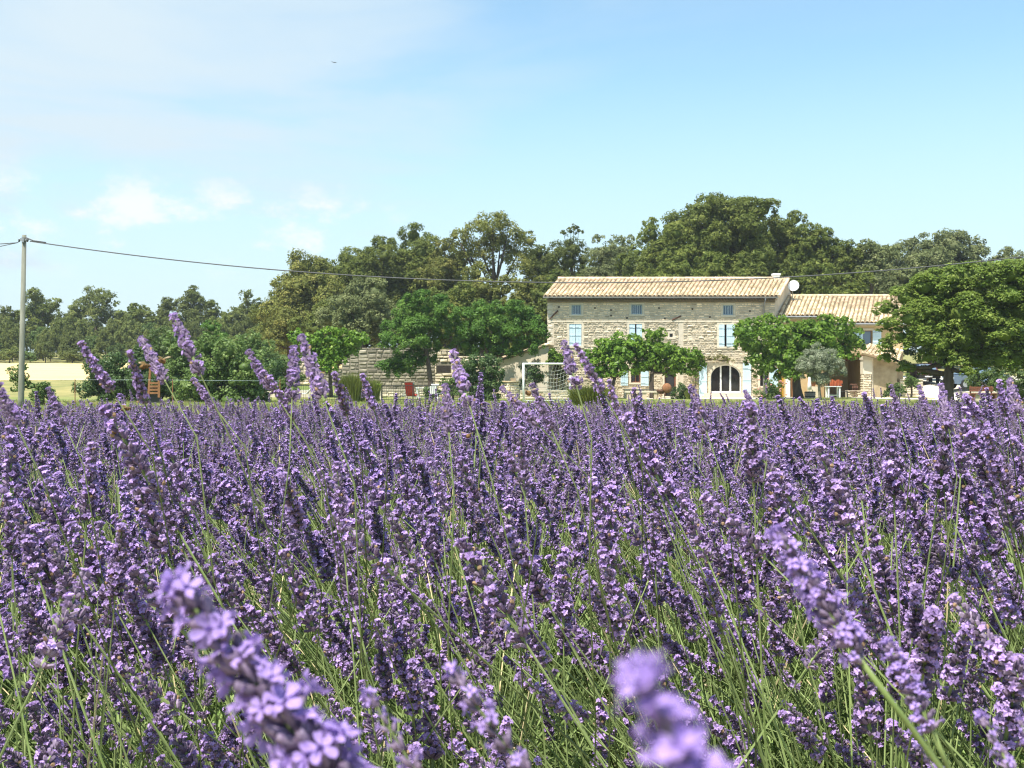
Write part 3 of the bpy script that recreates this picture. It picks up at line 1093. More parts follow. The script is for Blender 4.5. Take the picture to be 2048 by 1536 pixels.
# genoise cornice: two rows of tile ends on boards
mb = MB()
mb.box((HX0 - .02, YF - .14, 6.62), (HX1 + .02, YF + .02, 6.66), 1)
mb.box((HX0 - .05, YF - .30, 6.74), (HX1 + .05, YF + .02, 6.78), 1)
nt = 78
for row, (zz, yb) in enumerate(((6.66, .14), (6.78, .30))):
    for i in range(nt):
        xx = HX0 + (HX1 - HX0) * (i + .5 * (row + 1) / 1.0) / nt
        V = []
        for k in range(5):
            t = math.pi * k / 4
            V += [(xx - math.cos(t) * .085, YF - yb, zz + math.sin(t) * .08), (xx - math.cos(t) * .085, YF, zz + math.sin(t) * .08)]
        mb.add(V, [(2 * k, 2 * k + 1, 2 * k + 3, 2 * k + 2) for k in range(4)], 0, rngT.random())
mb.obj('cornice', [M['tile'], M['tilebed']], house)
# gutter and downpipe
mb = MB()
V, F = [], []
gy_, gz_ = YF - .56, EAVE + .0
for xx in (roof_e0[0], roof_e1[0] - .02):
    for k in range(7):
        t = math.pi + math.pi * k / 6
        V.append((xx, gy_ + math.cos(t) * .075, gz_ + math.sin(t) * .075))
F = [(k, k + 1, k + 8, k + 7) for k in range(6)]
mb.add(V, F)
mb.tube([(roof_e0[0], gy_ - .075, gz_), (roof_e1[0] - .02, gy_ - .075, gz_)], .012, 5)
gut = mb.obj('gutter', M['zinc'], house)
dx = X(1527, YF)
mb = MB(); mb.tube([(dx, gy_, gz_ - .05), (dx, gy_, gz_ - .2), (dx, YF - .10, gz_ - .55), (dx, YF - .10, 0.0)], .05, 8); mb.obj('downpipe', M['zinc'], house, smooth=True)
# chimney
ch = P(1552, 552, 79.0)
mb = MB()
mb.box((ch.x - .24, 78.8, 8.2), (ch.x + .24, 79.25, Z(551, 79)), 0)
mb.box((ch.x - .28, 78.76, Z(551, 79) + .002), (ch.x + .28, 79.29, Z(547, 79)), 0)
mb.obj('chimney', M['white_worn'], house)

# ------------------------------------------------------------------ right hand wing
wing = empty('farmhouse_wing', (22.5, 76, 0))
tag(wing, 'lower tiled wing joined to the right end of the farmhouse', 'farmhouse wing')
YL, YR = 75.9, 74.4
WX0, WXM, WX1 = 18.30, X(1648, 75.2), 26.9
ZL, ZR = Z(634, YL - .4), Z(648, YR - .4)
W1 = (X(1744, YR) - .62, X(1744, YR), Z(689, YR), Z(661, YR))
W2 = (X(1703, YR), X(1717, YR), Z(676, YR), Z(662, YR))
PORCH = (X(1652, YR), X(1729, YR), -.4, Z(716, YR))
mb = MB()
LD = [(X(1556, YL), X(1568, YL), 0.02, 2.2), (X(1581, YL), X(1594, YL), 0.02, 2.2), (X(1616, YL), X(1636, YL), .9, 2.1)]
panel(mb, WX0, WXM, -.4, ZL, YL, LD, .2)
panel(mb, WXM, WX1, -.4, ZR, YR, [W1, W2, PORCH], .3)
mb.add([(WXM, YR, -.4), (WXM, YL, -.4), (WXM, YL, ZR), (WXM, YR, ZR)], [(3, 2, 1, 0)])
wy = 84.0
mb.add([(WX1, YR, -.4), (WX1 + 3.5, wy, -.4), (WX1 + 3.5, wy, 5.5), (WX1 + 1.8, 79.6, 7.2), (WX1, YR, ZR)], [(0, 1, 2, 3, 4)])
mb.add([(WX0 + 3, wy, -.4), (WX1 + 3.5, wy, -.4), (WX1 + 3.5, wy, 5.5), (WX0 + 3, wy, 5.5)], [(3, 2, 1, 0)])
ww = mb.obj('wall', [M['ochre']], wing)
# porch room
mb = MB()
pa, pb, pc, pd = PORCH
mb.add([(pa - .1, 78.4, -.4), (pb + .3, 78.4, -.4), (pb + .3, 78.4, pd + .3), (pa - .1, 78.4, pd + .3)], [(0, 1, 2, 3)], 1)
mb.add([(pa - .05, YR + .3, -.4), (pa - .05, 78.4, -.4), (pa - .05, 78.4, pd + .3), (pa - .05, YR + .3, pd + .3)], [(3, 2, 1, 0)], 0)
mb.add([(pb + .1, YR + .3, -.4), (pb + .1, 78.4, -.4), (pb + .1, 78.4, pd + .3), (pb + .1, YR + .3, pd + .3)], [(0, 1, 2, 3)], 0)
mb.add([(pa - .1, YR + .3, pd + .1), (pb + .2, YR + .3, pd + .1), (pb + .2, 78.4, pd + .1), (pa - .1, 78.4, pd + .1)], [(3, 2, 1, 0)], 0)
mb.obj('porch_room', [M['ochre'], M['plaster']], wing)
for i in range(3):
    mb = MB(); mb.box((pa, YR + .5 + i * 1.1, pd - .14), (pb, YR + .68 + i * 1.1, pd + .06)); mb.obj('porch_beam', M['redwood'], wing)
mb = MB(); mb.box((pa - .1, YR - .06, pd - .02), (pb + .1, YR + .1, pd + .2)); mb.obj('lintel', M['redwood'], wing)
for i, (a, b, c, d) in enumerate(LD[:2]):
    mb = MB()
    n = 4
    for k in range(n):
        mb.box((a + (b - a) * k / n + .004, YL + .1, c), (a + (b - a) * (k + 1) / n - .004, YL + .14, d))
    mb.obj('door', M['yellow_door'] if i == 0 else M['timber'], wing)
mb = MB(); mb.box((X(1571, YL), YL - .05, 0), (X(1580, YL), YL - .004, 2.3)); mb.obj('door_leaf', M['white'], wing)
a, b, c, d = LD[2]
mb = MB(); mb.box((a, YL + .12, c), (b, YL + .14, d)); mb.obj('pane', M['pane_dark'], wing)
for (a, b, c, d) in (W1, W2):
    mb = MB()
    for (p, q, r, s) in ((a, a + .05, c, d), (b - .05, b, c, d), (a + .05, b - .05, c, c + .05), (a + .05, b - .05, d - .05, d)):
        mb.box((p, YR + .12, r), (q, YR + .16, s))
    w_ = mb.obj('window', M['redwood'], wing)
    mb = MB(); mb.box((a + .05, YR + .135, c + .05), (b - .05, YR + .145, d - .05)); mb.obj('pane', M['pane'], w_)
shutter_leaf(W1[1] + .03, W1[1] + .62, W1[2] - .02, W1[3], YR - .05, wing)
shutter_leaf(W1[0] - .62, W1[0] - .03, W1[2] - .02, W1[3], YR - .05, wing)
mb = MB(); mb.box((W1[0] - .1, YR - .05, W1[3] + .002), (W1[1] + .1, YR + .05, W1[3] + .14)); mb.box((W1[0] - .1, YR - .08, W1[2] - .12), (W1[1] + .1, YR + .05, W1[2] - .002)); mb.obj('surround', M['dressed'], wing)
mb = MB(); mb.box((WXM + .02, YR - .10, ZR - .14), (WX1, YR + .02, ZR), 0); mb.box((WX0 + .02, YL - .10, ZL - .14), (WXM - .02, YL + .02, ZL), 0); mb.obj('cornice', M['dressed'], wing)
# roof: one slope, stepped eave
ZRI = Z(593, 80.0)
sl = (ZRI - (ZL + .06)) / (80.0 - (YL - .4))
zE = lambda y: ZRI - sl * (80.0 - y)
kx = .40
e_l0 = Vector((WX0 - .05, YL - .4, zE(YL - .4)))
e_l1 = Vector((WXM, YL - .4, zE(YL - .4)))
r_0 = Vector((e_l0.x + (80 - e_l0.y) * kx, 80, ZRI))
r_1 = Vector((e_l1.x + (80 - e_l1.y) * kx, 80, ZRI))
e_r0 = Vector((WXM - .4 * (e_l1.y - (YR - .4)), YR - .4, zE(YR - .4)))
e_r1 = Vector((WX1 + .3, YR - .4, zE(YR - .4)))
r_2 = Vector((e_r1.x + (80 - e_r1.y) * kx, 80, ZRI))
mb = MB()
mb.add([e_l0, e_l1, r_1, r_0], [(0, 1, 2, 3)])
mb.add([e_r0, e_r1, r_2, r_1], [(0, 1, 2, 3)])
mb.add([r_0, r_2, (r_2.x + 1.6, 84.4, 5.5), (r_0.x + 1.6, 84.4, 5.5)], [(0, 1, 2, 3)])
for p, q in ((e_l0, e_l1), (e_r0, e_r1), (e_r0, e_l1), (e_l0, r_0)):
    mb.add([p, q, q + dn, p + dn], [(3, 2, 1, 0)])
wroof = mb.obj('roof', M['tilebed'], wing)
tiled_roof(wroof, e_l0, e_l1, r_0, r_1, rngT, M['tile'], nmax=130, pitch=.31)
tiled_roof(wroof, e_r0, e_r1, r_1, r_2, rngT, M['tile'], nmax=165, pitch=.31)
mb = MB()
for i in range(26):
    p, q = r_0.lerp(r_2, i / 26), r_0.lerp(r_2, (i + 1.12) / 26)
    mb.tube([p + Vector((0, 0, .05)), q + Vector((0, 0, .065))], [.125, .105], 8, 0, rngT.random())
mb.obj('ridge_tile', M['tile'], wroof)
mb = MB()
fl = [e_l0 + Vector((-.32, .05, .16)), e_l0 + Vector((.0, .05, .10)), r_0 + Vector((.0, 0, .12)), r_0 + Vector((-.25, 0, .2))]
mb.add(fl + [p + Vector((0, 0, -.1)) for p in fl], [(0, 1, 2, 3), (0, 4, 5, 1), (3, 2, 6, 7)])
mb.obj('flashing', M['zinc'], wing)
for (p, q) in ((e_l0, e_l1), (e_r0, e_r1)):
    mb = MB(); mb.tube([p + Vector((0, -.07, -.05)), q + Vector((0, -.07, -.05))], .06, 8); mb.obj('gutter', M['zinc'], wing)

# satellite dish
dp = P(1587, 571, 78.5)
dish = empty('satellite_dish', (dp.x, 78.9, 6.9))
tag(dish, 'white round satellite dish on a mast above the wing roof', 'satellite dish')
mb = MB()
V, F = [], []
nrm = Vector((-.35, -1, .35)).normalized()
uu = nrm.cross(Vector((0, 0, 1))).normalized()
vv = uu.cross(nrm)
V.append(dp + nrm * -.10)
for j, r in enumerate((.2, .33, .42)):
    for k in range(20):
        t = 2 * math.pi * k / 20
        V.append(dp + (uu * math.cos(t) * .95 + vv * math.sin(t)) * r + nrm * (-.10 + .10 * (r / .42) ** 2))
F = [(0, 1 + k, 1 + (k + 1) % 20) for k in range(20)]
for j in range(2):
    for k in range(20):
        F.append((1 + j * 20 + k, 21 + j * 20 + k, 21 + j * 20 + (k + 1) % 20, 1 + j * 20 + (k + 1) % 20))
mb.add(V, F)
mb.obj('reflector', M['white'], dish, smooth=True)
mb = MB()
mb.tube([dp - vv * .38 - nrm * .02, dp - vv * .30 + nrm * .42], .014, 5); mb.box((0, 0, 0), (0.07, .1, .07), 0, .5, Matrix.Translation(dp - vv * .30 + nrm * .42 - Vector((.035, .05, .035))))
mb.obj('feed_arm', M['zinc'], dish)
mb = MB(); mb.tube([(dp.x, dp.y + .12, dp.z), (dp.x, dp.y + .2, dp.z - .25), (dp.x, 78.9, 6.7)], .03, 6); mb.tube([(dp.x - .35, 78.9, 7.12), (dp.x + .45, 78.9, 7.12)], .02, 5); mb.obj('mast', M['zinc'], dish)

# ------------------------------------------------------------------ lean-to with stone pillar, at the right of the porch
lt = empty('lean_to', (X(1760, 72.5), 73, 0))
tag(lt, 'small tiled lean-to on a rough stone pillar beside the porch', 'lean-to')
YP = 72.5
px0, px1 = X(1727, YP), X(1743, YP)
ptop = Z(712, YP)
mb = MB(); mb.box((px0, YP, -.4), (px1, YP + .55, ptop)); pil = mb.obj('pillar', M['mortar'], lt)
pm = lambda u, v, p: (u, YP - p, v)
stonework(pil, courses(px0, px1, 0.0, Z(748, YP), [], (.12, .2), (.2, .5), rngS), (.05, .11), M['stone'], rngS, pm)
pm2 = lambda u, v, p: (px0 - p, YP + .55 - u, v)
stonework(pil, courses(0, .55, 0.0, Z(748, YP), [], (.12, .2), (.2, .5), rngS), (.03, .07), M['stone'], rngS, pm2)
mb = MB(); mb.box((px0 - .03, YP - .03, Z(748, YP)), (px1 + .03, YP + .58, ptop - .25)); mb.obj('pillar_render', M['plaster'], pil)
mb = MB(); mb.box((px0 - .07, YP - .07, ptop - .248), (px1 + .07, YP + .62, ptop)); mb.obj('pillar_cap', M['dressed'], pil)
lx1 = X(1797, YP)
mb = MB()
mb.add([(px1, YP + .3, -.4), (lx1, YP + .3, -.4), (lx1, YP + .3, Z(725, YP)), (px1, YP + .3, Z(714, YP))], [(0, 1, 2, 3)])
mb.add([(lx1, YP + .3, -.4), (lx1 + .6, YP + 2.2, -.4), (lx1 + .6, YP + 2.2, 3.0), (lx1, YP + .3, Z(725, YP))], [(0, 1, 2, 3)])
mb.obj('wall', M['tan_wall'], lt)
mb = MB(); mb.tube([(X(1747, YP), YP + .2, -.2), (X(1747, YP), YP + .2, Z(716, YP))], .05, 8); mb.obj('downpipe', M['plaster'], lt)
q0, q1 = P(1723, 706, 72.1), P(1798, 725, 72.1)
q2, q3 = P(1806, 703, 74.3), P(1736, 690, 74.3)
mb = MB()
mb.add([q0, q1, q2, q3], [(0, 1, 2, 3)])
mb.add([q0, q1, q1 + dn * 1.4, q0 + dn * 1.4], [(3, 2, 1, 0)])
mb.add([q0, q3, q3 + dn * 1.4, q0 + dn * 1.4], [(0, 1, 2, 3)])
mb.add([q0 + dn, q1 + dn, q2 + dn, q3 + dn], [(3, 2, 1, 0)])
lr_ = mb.obj('roof', M['tilebed'], lt)
tiled_roof(lr_, q0, q1, q3, q2, rngT, M['tile'], pitch=.30)
mb = MB()
for i in range(6):
    mb.tube([q0.lerp(q1, i / 6) + Vector((0, 0, .03)), q0.lerp(q1, (i + 1.1) / 6) + Vector((0, 0, .05))], [.11, .12], 8, 0, rngT.random())
mb.obj('verge_tile', M['tile'], lr_)

# ------------------------------------------------------------------ cream annex on the left
an = empty('annex', (0.8, 74, 0))
tag(an, 'low cream rendered annex with sloping tiled edge left of farmhouse', 'annex')
YA = 74.0
t0, t1 = P(1000, 720, YA), P(1097, 691, YA)
mb = MB()
mb.add([(t0.x, YA, -.3), (t1.x, YA, -.3), (t1.x, YA, t1.z), (t0.x, YA, t0.z)], [(0, 1, 2, 3)])
mb.add([(t0.x, YA, -.3), (t0.x + 1.2, YA + 4, -.3), (t0.x + 1.2, YA + 4, t0.z), (t0.x, YA, t0.z)], [(3, 2, 1, 0)])
mb.add([(t1.x, YA, -.3), (t1.x, YF - .01, -.3), (t1.x, YF - .01, t1.z), (t1.x, YA, t1.z)], [(0, 1, 2, 3)])
mb.obj('wall', M['plaster'], an)
o = Vector((1.2, 4, 0))
f0, f1 = t0 + Vector((-.25, -.14, -.02)), t1 + Vector((.02, -.14, .06))
mb = MB()
mb.add([f0, f1, f1 + o, f0 + o], [(0, 1, 2, 3)])
for sgn in (1,):
    mb.add([f0, f1, f1 + dn, f0 + dn], [(3, 2, 1, 0)])
mb.add([f0 + dn, f1 + dn, f1 + dn + o, f0 + dn + o], [(3, 2, 1, 0)])
ar = mb.obj('roof', M['tilebed'], an)
for i in range(10):
    mb = MB()
    p, q = f0.lerp(f1, i / 10), f0.lerp(f1, (i + 1.12) / 10)
    mb.tube([p + Vector((0, .02, .05)), q + Vector((0, .02, .03))], [.095, .115], 8, 0, rngT.random())
    mb.obj('roof_tile', M['tile'], ar)
tiled_roof(ar, f0 + Vector((0, .2, 0)), f0 + o, f1 + Vector((0, .2, 0)), f1 + o, rngT, M['tile'], pitch=.31)
# round stone well
wp = P(1018, 790, 70.0)
wl_ = empty('stone_well', (wp.x, 70.0, 0))
tag(wl_, 'squat round stone well with tiled rim below the cream annex', 'well')
mb = MB(); mb.lathe([(.62, -.2), (.66, .5), (.60, 1.08), (.58, 1.08)], 20, (wp.x, 70, 0)); wb = mb.obj('wall', M['mortar'], wl_)
rects = courses(0, 2 * math.pi * .64, 0.0, 1.06, [], (.11, .19), (.16, .34), rngS)
stonework(wb, rects, (.015, .04), M['stone'], rngS, lambda u, v, p: (wp.x + (.66 + p) * math.cos(u / .64), 70 + (.66 + p) * math.sin(u / .64), v))
mb = MB(); mb.lathe([(.55, 1.081), (.74, 1.081), (.74, 1.15), (.55, 1.15)], 20, (wp.x, 70, 0)); mb.obj('rim', M['tile'], wl_)
mb = MB(); mb.box((wp.x + .1, 69.5, 1.152), (wp.x + .45, 69.8, 1.33)); br = mb.obj('loose_block', M['tilebed']); tag(br, 'reddish block lying on the rim of the round well', 'block')

# ------------------------------------------------------------------ old stone wall, left
YW = 76.0
sw = empty('stone_wall', (X(800, YW), YW, 0.4))
tag(sw, 'tall old stone retaining wall behind the acacia with a stepped left end', 'stone wall')
gz0 = 0.2
segs = [(640, 662, 746), (662, 684, 737), (684, 700, 717), (700, 718, 708), (718, 870, 695.5), (870, 908, 699), (908, 1000, 712)]
mb = MB()
for i, (a, b, t) in enumerate(segs):
    mb.box((X(a, YW), YW + .001 * i, gz0 - .6), (X(b, YW), YW + .7, Z(t, YW)))
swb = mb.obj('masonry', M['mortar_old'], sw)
wm = lambda u, v, p: (u, YW - p, v)
R1, R2 = [], []
for (a, b, t) in segs:
    rr = courses(X(a, YW), X(b, YW), gz0, Z(t, YW), [rect_px(873, 902, 729, 746, YW)], (.18, .32), (.34, .75), rngS, .015)
    (R2 if a >= 870 else R1).append(rr)
stonework(swb, sum(R1, []), (.02, .06), M['stone_shaded'], rngS, wm, 210)
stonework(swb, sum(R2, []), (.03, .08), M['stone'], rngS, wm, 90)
mb = MB(); a, b, c, d = rect_px(874, 901, 731, 745, YW); mb.box((a, YW - .012, c), (b, YW + .01, d)); mb.obj('niche', M['dark'], swb)
# lit stone pier at the far left of the wall
YQ = 78.0
pr = empty('stone_pier', (X(605, YQ), YQ, .9))
tag(pr, 'sunlit stump of stone wall at the edge of the wheat field', 'stone wall')
mb = MB(); mb.box((X(594, YQ), YQ, .4), (X(618, YQ), YQ + .8, Z(716, YQ))); mb.box((X(618, YQ), YQ + .01, .4), (X(664, YQ), YQ + .8, Z(746, YQ))); pb_ = mb.obj('masonry', M['mortar'], pr)
stonework(pb_, courses(X(594, YQ), X(618, YQ), .5, Z(716, YQ), [], (.18, .3), (.3, .7), rngS, .015) + courses(X(618, YQ), X(664, YQ), .5, Z(746, YQ), [], (.18, .3), (.3, .7), rngS, .015),
          (.03, .08), M['stone'], rngS, lambda u, v, p: (u, YQ - p, v))

# ------------------------------------------------------------------ things in the garden
rngG = np.random.default_rng(21)


def root(name, label, cat, x, y, group=None, z=None, rz=0.0):
    return tag(empty(name, (x, y, g(x, y) if z is None else z), rz), label, cat, group)


# utility pole and cables
YPO = 48.0
pb0, pt0 = P(42, 800, YPO), P(48.5, 470, YPO)
up_ = root('utility_pole', 'weathered grey utility pole at the left edge of the field', 'utility pole', pb0.x, YPO)
mb = MB(); mb.tube([(pb0.x - .03, YPO, -.3), (pb0.x, YPO, .3), pt0], [.135, .13, .09], 12); mb.obj('pole', M['pole'], up_, smooth=True)
mb = MB(); mb.box((pt0.x - .2, YPO - .12, pt0.z - .26), (pt0.x + .22, YPO - .04, pt0.z - .19)); mb.box((pt0.x - .05, YPO - .16, pt0.z - .34), (pt0.x + .05, YPO - .1, pt0.z - .1)); mb.obj('bracket', M['zinc'], up_)
for s in (-1, 1):
    mb = MB(); mb.lathe([(.02, 0), (.05, .02), (.03, .05), (.055, .08), (.03, .12), (.01, .13)], 8, (pt0.x + s * .18, YPO - .1, pt0.z - .32)); mb.obj('insulator', M['iron'], up_)
mb = MB()
sx = pt0.x + .3
pts = [(x, YPO - .1, 5.44 + .00305 * (x - 3.2) ** 2) for x in np.linspace(sx, 36, 60)]
mb.tube(pts, .026, 5)
mb.tube([(pt0.x + .1, YPO - .1, pt0.z - .12), (sx + .15, YPO - .1, pts[0][2] + .02), (sx + .7, YPO - .09, pts[0][2] - .06)], .03, 5)
tag(mb.obj('overhead_cable', M['cable'], smooth=True), 'long dark sagging cable from the pole across the farmhouse roof', 'cable')
mb = MB()
mb.tube([(pt0.x - .1, YPO - .1, pt0.z - .22)] + [(pt0.x - .3 - 1.4 * i, YPO + .9 * i, pt0.z - .34 - .10 * i + .006 * i * i) for i in range(12)], .018, 5)
tag(mb.obj('overhead_cable', M['cable'], smooth=True), 'upper thin cable leaving the pole towards the left edge', 'cable')
mb = MB()
mb.tube([(pt0.x - .1, YPO - .1, pt0.z - .16)] + [(pt0.x - .3 - 1.4 * i, YPO - .9 * i, pt0.z - .34 - .26 * i + .008 * i * i) for i in range(12)], .02, 5)
tag(mb.obj('overhead_cable', M['cable'], smooth=True), 'lower steeper cable leaving the pole towards the left edge', 'cable')

# football goal
YGo = 58.0
a, b = X(1047, YGo), X(1141, YGo)
zt = Z(727.5, YGo)
go = root('football_goal', 'white worn football goal frame with a slack net on the lawn', 'goal', (a + b) / 2, YGo)
for x in (a, b):
    mb = MB(); mb.tube([(x, YGo, -.1), (x, YGo, zt + .045)], .055, 10); mb.obj('post', M['white_worn'], go, smooth=True)
mb = MB(); mb.tube([(a + .05, YGo, zt), (b - .05, YGo, zt)], .05, 10); mb.obj('crossbar', M['white_worn'], go, smooth=True)
mb = MB()
for x in (a, b):
    mb.tube([(x, YGo + .05, zt), (x, YGo + .8, zt - .25), (x, YGo + 1.2, 0.05)], .02, 5)
mb.tube([(a, YGo + 1.2, .05), (b, YGo + 1.2, .05)], .02, 5)
mb.obj('back_frame', M['white_worn'], go)
mb = MB()
xs = np.linspace(a + .05, b - .05, 15)
for x in xs[7:]:
    mb.tube([(x, YGo + .05, zt - .05), (x - .1, YGo + .6, zt * .75), (x - .15, YGo + .9, zt * .4), (x, YGo + 1.15, .1)], .006, 3, cap=False)
for k in range(9):
    t = k / 8
    pts = []
    for i, x in enumerate(np.linspace(a + 1.1, b - .03, 10)):
        s = i / 9
        zz = zt * (.9 - .8 * t) - .18 * math.sin(math.pi * s) + .22 * (s - .5)
        pts.append((x, YGo + .1 + .95 * t + .15 * math.sin(math.pi * s), zz))
    mb.tube(pts, .007, 3, cap=False)
mb.obj('net', M['white'], go)

# garden fence with thin iron bars
YFe = 58.5
fx0, fx1 = X(574, YFe), X(962, YFe)
fe = root('iron_fence', 'low thin black iron railing round the pool garden', 'fence', (fx0 + fx1) / 2, YFe)
nb = 112
fz = Z(770, YFe)
for zz in (.10, fz - .03):
    mb = MB(); mb.box((fx0, YFe - .015, zz - .015), (fx1, YFe + .015, zz + .015)); mb.obj('rail', M['iron'], fe)
barm = None
for i in range(nb):
    x = fx0 + (fx1 - fx0) * (i + .5) / nb
    if barm is None:
        mb = MB(); mb.tube([(0, 0, .02), (0, 0, fz)], .0085, 5); barm = mb.mesh('fence_bar', M['iron'])
    o = bpy.data.objects.new('fence_bar', barm)
    o.location = (x, YFe, 0)
    COL.objects.link(o)
    o.parent = fe
    o.matrix_parent_inverse = Matrix.Translation(-fe.location)
    o['_w'] = 1
for px in (578, 632, 696, 764, 826, 894, 958):
    mb = MB(); mb.box((X(px, YFe) - .025, YFe - .03, -.1), (X(px, YFe) + .025, YFe + .03, fz + .12)); mb.obj('fence_post', M['iron'], fe)

# pool with pale coping
cx0, cx1 = X(470, 67), X(640, 67)
pool = root('swimming_pool', 'pale stone pool edge glimpsed behind the iron railing', 'pool', (cx0 + cx1) / 2, 67)
gz = g((cx0 + cx1) / 2, 67)
mb = MB(); mb.box((cx0, 65.5, gz - .4), (cx1, 65.9, gz + .32)); mb.obj('coping', M['dressed'], pool)
mb = MB(); mb.box((cx0, 65.901, gz - .2), (cx1, 69.5, gz + .18)); mb.obj('water', M['water'], pool)
mb = MB(); mb.box((cx0, 69.501, gz - .4), (cx1, 69.9, gz + .34)); mb.obj('coping', M['dressed'], pool)
YC = 66.5


def lowwall(name, label, cat, pxa, pxb, Y, top, m, th=.4, cap=None):
    r = root(name, label, cat, X((pxa + pxb) / 2, Y), Y)
    mb = MB(); zt_ = Z(top, Y); mb.box((X(pxa, Y), Y, -.3), (X(pxb, Y), Y + th, zt_)); b_ = mb.obj('masonry', M['mortar'], r)
    stonework(b_, courses(X(pxa, Y), X(pxb, Y), g(X(pxa, Y), Y), zt_, [], (.13, .22), (.3, .7), rngG, .012), (.02, .05), M['stone'], rngG, lambda u, v, p: (u, Y - p, v))
    mb = MB(); n = max(2, int((X(pxb, Y) - X(pxa, Y)) / .8))
    for i in range(n):
        s = (X(pxb, Y) - X(pxa, Y)) / n
        mb.box((X(pxa, Y) + i * s + .004, Y - .07, zt_), (X(pxa, Y) + (i + 1) * s - .004, Y + th + .05, zt_ + .07))
    mb.obj('coping', M['dressed'], r)
    return r


lowwall('low_wall', 'low pale terrace wall behind the deck chairs and railing', 'low wall', 760, 905, 68.0, 781, 'stone')
lowwall('low_wall', 'low pale terrace wall behind the football goal net', 'low wall', 1040, 1150, 66.0, 783, 'stone')


def deck_chair(label, x, y, m, rz):
    r = root('deck_chair', label, 'deck chair', x, y, 'canvas deck chairs by the pool', rz=rz)
    mb = MB()
    V = []
    prof = [(-.55, .34), (-.2, .24), (.1, .30), (.32, .62), (.48, 1.02)]
    for (yy, zz) in prof:
        V += [(-.26, yy, zz), (.26, yy, zz)]
    for (yy, zz) in prof:
        V += [(-.26, yy + .01, zz - .025), (.26, yy + .01, zz - .025)]
    n = len(prof)
    F = [(2 * i, 2 * i + 1, 2 * i + 3, 2 * i + 2) for i in range(n - 1)] + [(2 * n + 2 * i + 2, 2 * n + 2 * i + 3, 2 * n + 2 * i + 1, 2 * n + 2 * i) for i in range(n - 1)]
    mb.add(V, F)
    link(bpy.data.objects.new('seat', mb.mesh('seat', M[m], True)), r, False)
    for s in (-1, 1):
        mb = MB()
        mb.tube([(s * .29, -.6, .34), (s * .29, .45, 0)], .018, 6)
        mb.tube([(s * .29, -.45, 0), (s * .29, .5, 1.06)], .018, 6)
        link(bpy.data.objects.new('leg', mb.mesh('leg', M['greytimber'])), r, False)
    mb = MB(); mb.tube([(-.29, .49, 1.05), (.29, .49, 1.05)], .018, 6); mb.tube([(-.29, -.58, .34), (.29, -.58, .34)], .018, 6)
    link(bpy.data.objects.new('crossbar', mb.mesh('crossbar', M['greytimber'])), r, False)
    return r


deck_chair('teal canvas deck chair facing left beside the red one', X(812, 64), 64, 'teal', math.radians(-80))
deck_chair('red canvas deck chair seen from behind beside the teal one', X(822, 62.5), 62.5, 'red', math.radians(172))


def table(name, label, cat, x, y, w, d, h, m, rz=0.0, group=None, low=False):
    r = root(name, label, cat, x, y, group, rz=rz)
    mb = MB(); n = 5
    for i in range(n):
        mb.box((-w / 2, -d / 2 + d * i / n + .004, h - .05), (w / 2, -d / 2 + d * (i + 1) / n - .004, h))
    link(bpy.data.objects.new('table_top', mb.mesh('table_top', M[m])), r, False)
    for sx in (-1, 1):
        for sy in (-1, 1):
            mb = MB(); mb.box((sx * (w / 2 - .1) - .045, sy * (d / 2 - .1) - .045, -.1), (sx * (w / 2 - .1) + .045, sy * (d / 2 - .1) + .045, h - .051))
            link(bpy.data.objects.new('leg', mb.mesh('leg', M[m])), r, False)
    if low:
        mb = MB(); mb.box((-w / 2 + .1, -.03, .12), (w / 2 - .1, .03, .2)); link(bpy.data.objects.new('stretcher', mb.mesh('stretcher', M[m])), r, False)
    return r


table('garden_table', 'long weathered wooden table behind the football goal', 'table', X(1075, 64), 64.5, 1.7, .8, .78, 'greytimber')
table('garden_table', 'pale wooden table under the porch with orange cloth', 'table', X(1666, 72.8), 72.8, .95, .7, .78, 'white_worn', low=True)
mb = MB(); xx = X(1673, 73.4)
for i in range(8):
    mb.box((xx - .42 + .105 * i, 73.45 - .05 * (i % 2), .80), (xx - .42 + .105 * (i + 1) - .004, 73.52 - .05 * (i % 2), 1.22 + .05 * math.sin(i * 1.7)))
tag(mb.obj('orange_cloth', M['orange_cloth']), 'folded orange red cloth draped behind the porch table', 'cloth')
bt = table('white_table', 'small white plastic table beside the acacia trunk', 'table', X(845, 66), 66, .8, .7, .68, 'white')


def plastic_chair(label, x, y, rz, m='white', s=1.0):
    r = root('garden_chair', label, 'chair', x, y, rz=rz)
    mb = MB(); mb.box((-.24, -.24, .40), (.24, .22, .44)); link(bpy.data.objects.new('seat', mb.mesh('seat', M[m])), r, False)
    mb = MB()
    for i in range(4):
        mb.box((-.22 + .115 * i, .2 + .0, .441), (-.22 + .115 * i + .085, .25, .86), 0, .5, Matrix.Rotation(math.radians(-8), 4, 'X'))
    mb.box((-.25, .095, .86), (.25, .15, .95))
    link(bpy.data.objects.new('backrest', mb.mesh('backrest', M[m])), r, False)
    for sx in (-1, 1):
        for sy in (-1, 1):
            mb = MB(); mb.tube([(sx * .25, sy * .24, 0), (sx * .2, sy * .2, .40)], .02, 6); link(bpy.data.objects.new('leg', mb.mesh('leg', M[m])), r, False)
    return r


plastic_chair('white plastic chair just behind the railing right of the deck chairs', X(873, 60), 60, 2.6)
plastic_chair('black metal chair in the shade of the porch', X(1688, 73.2), 73.2, 1.2, 'iron')
plastic_chair('dark metal chair near the porch pillar', X(1706, 73.6), 73.6, -.8, 'rust_dark')

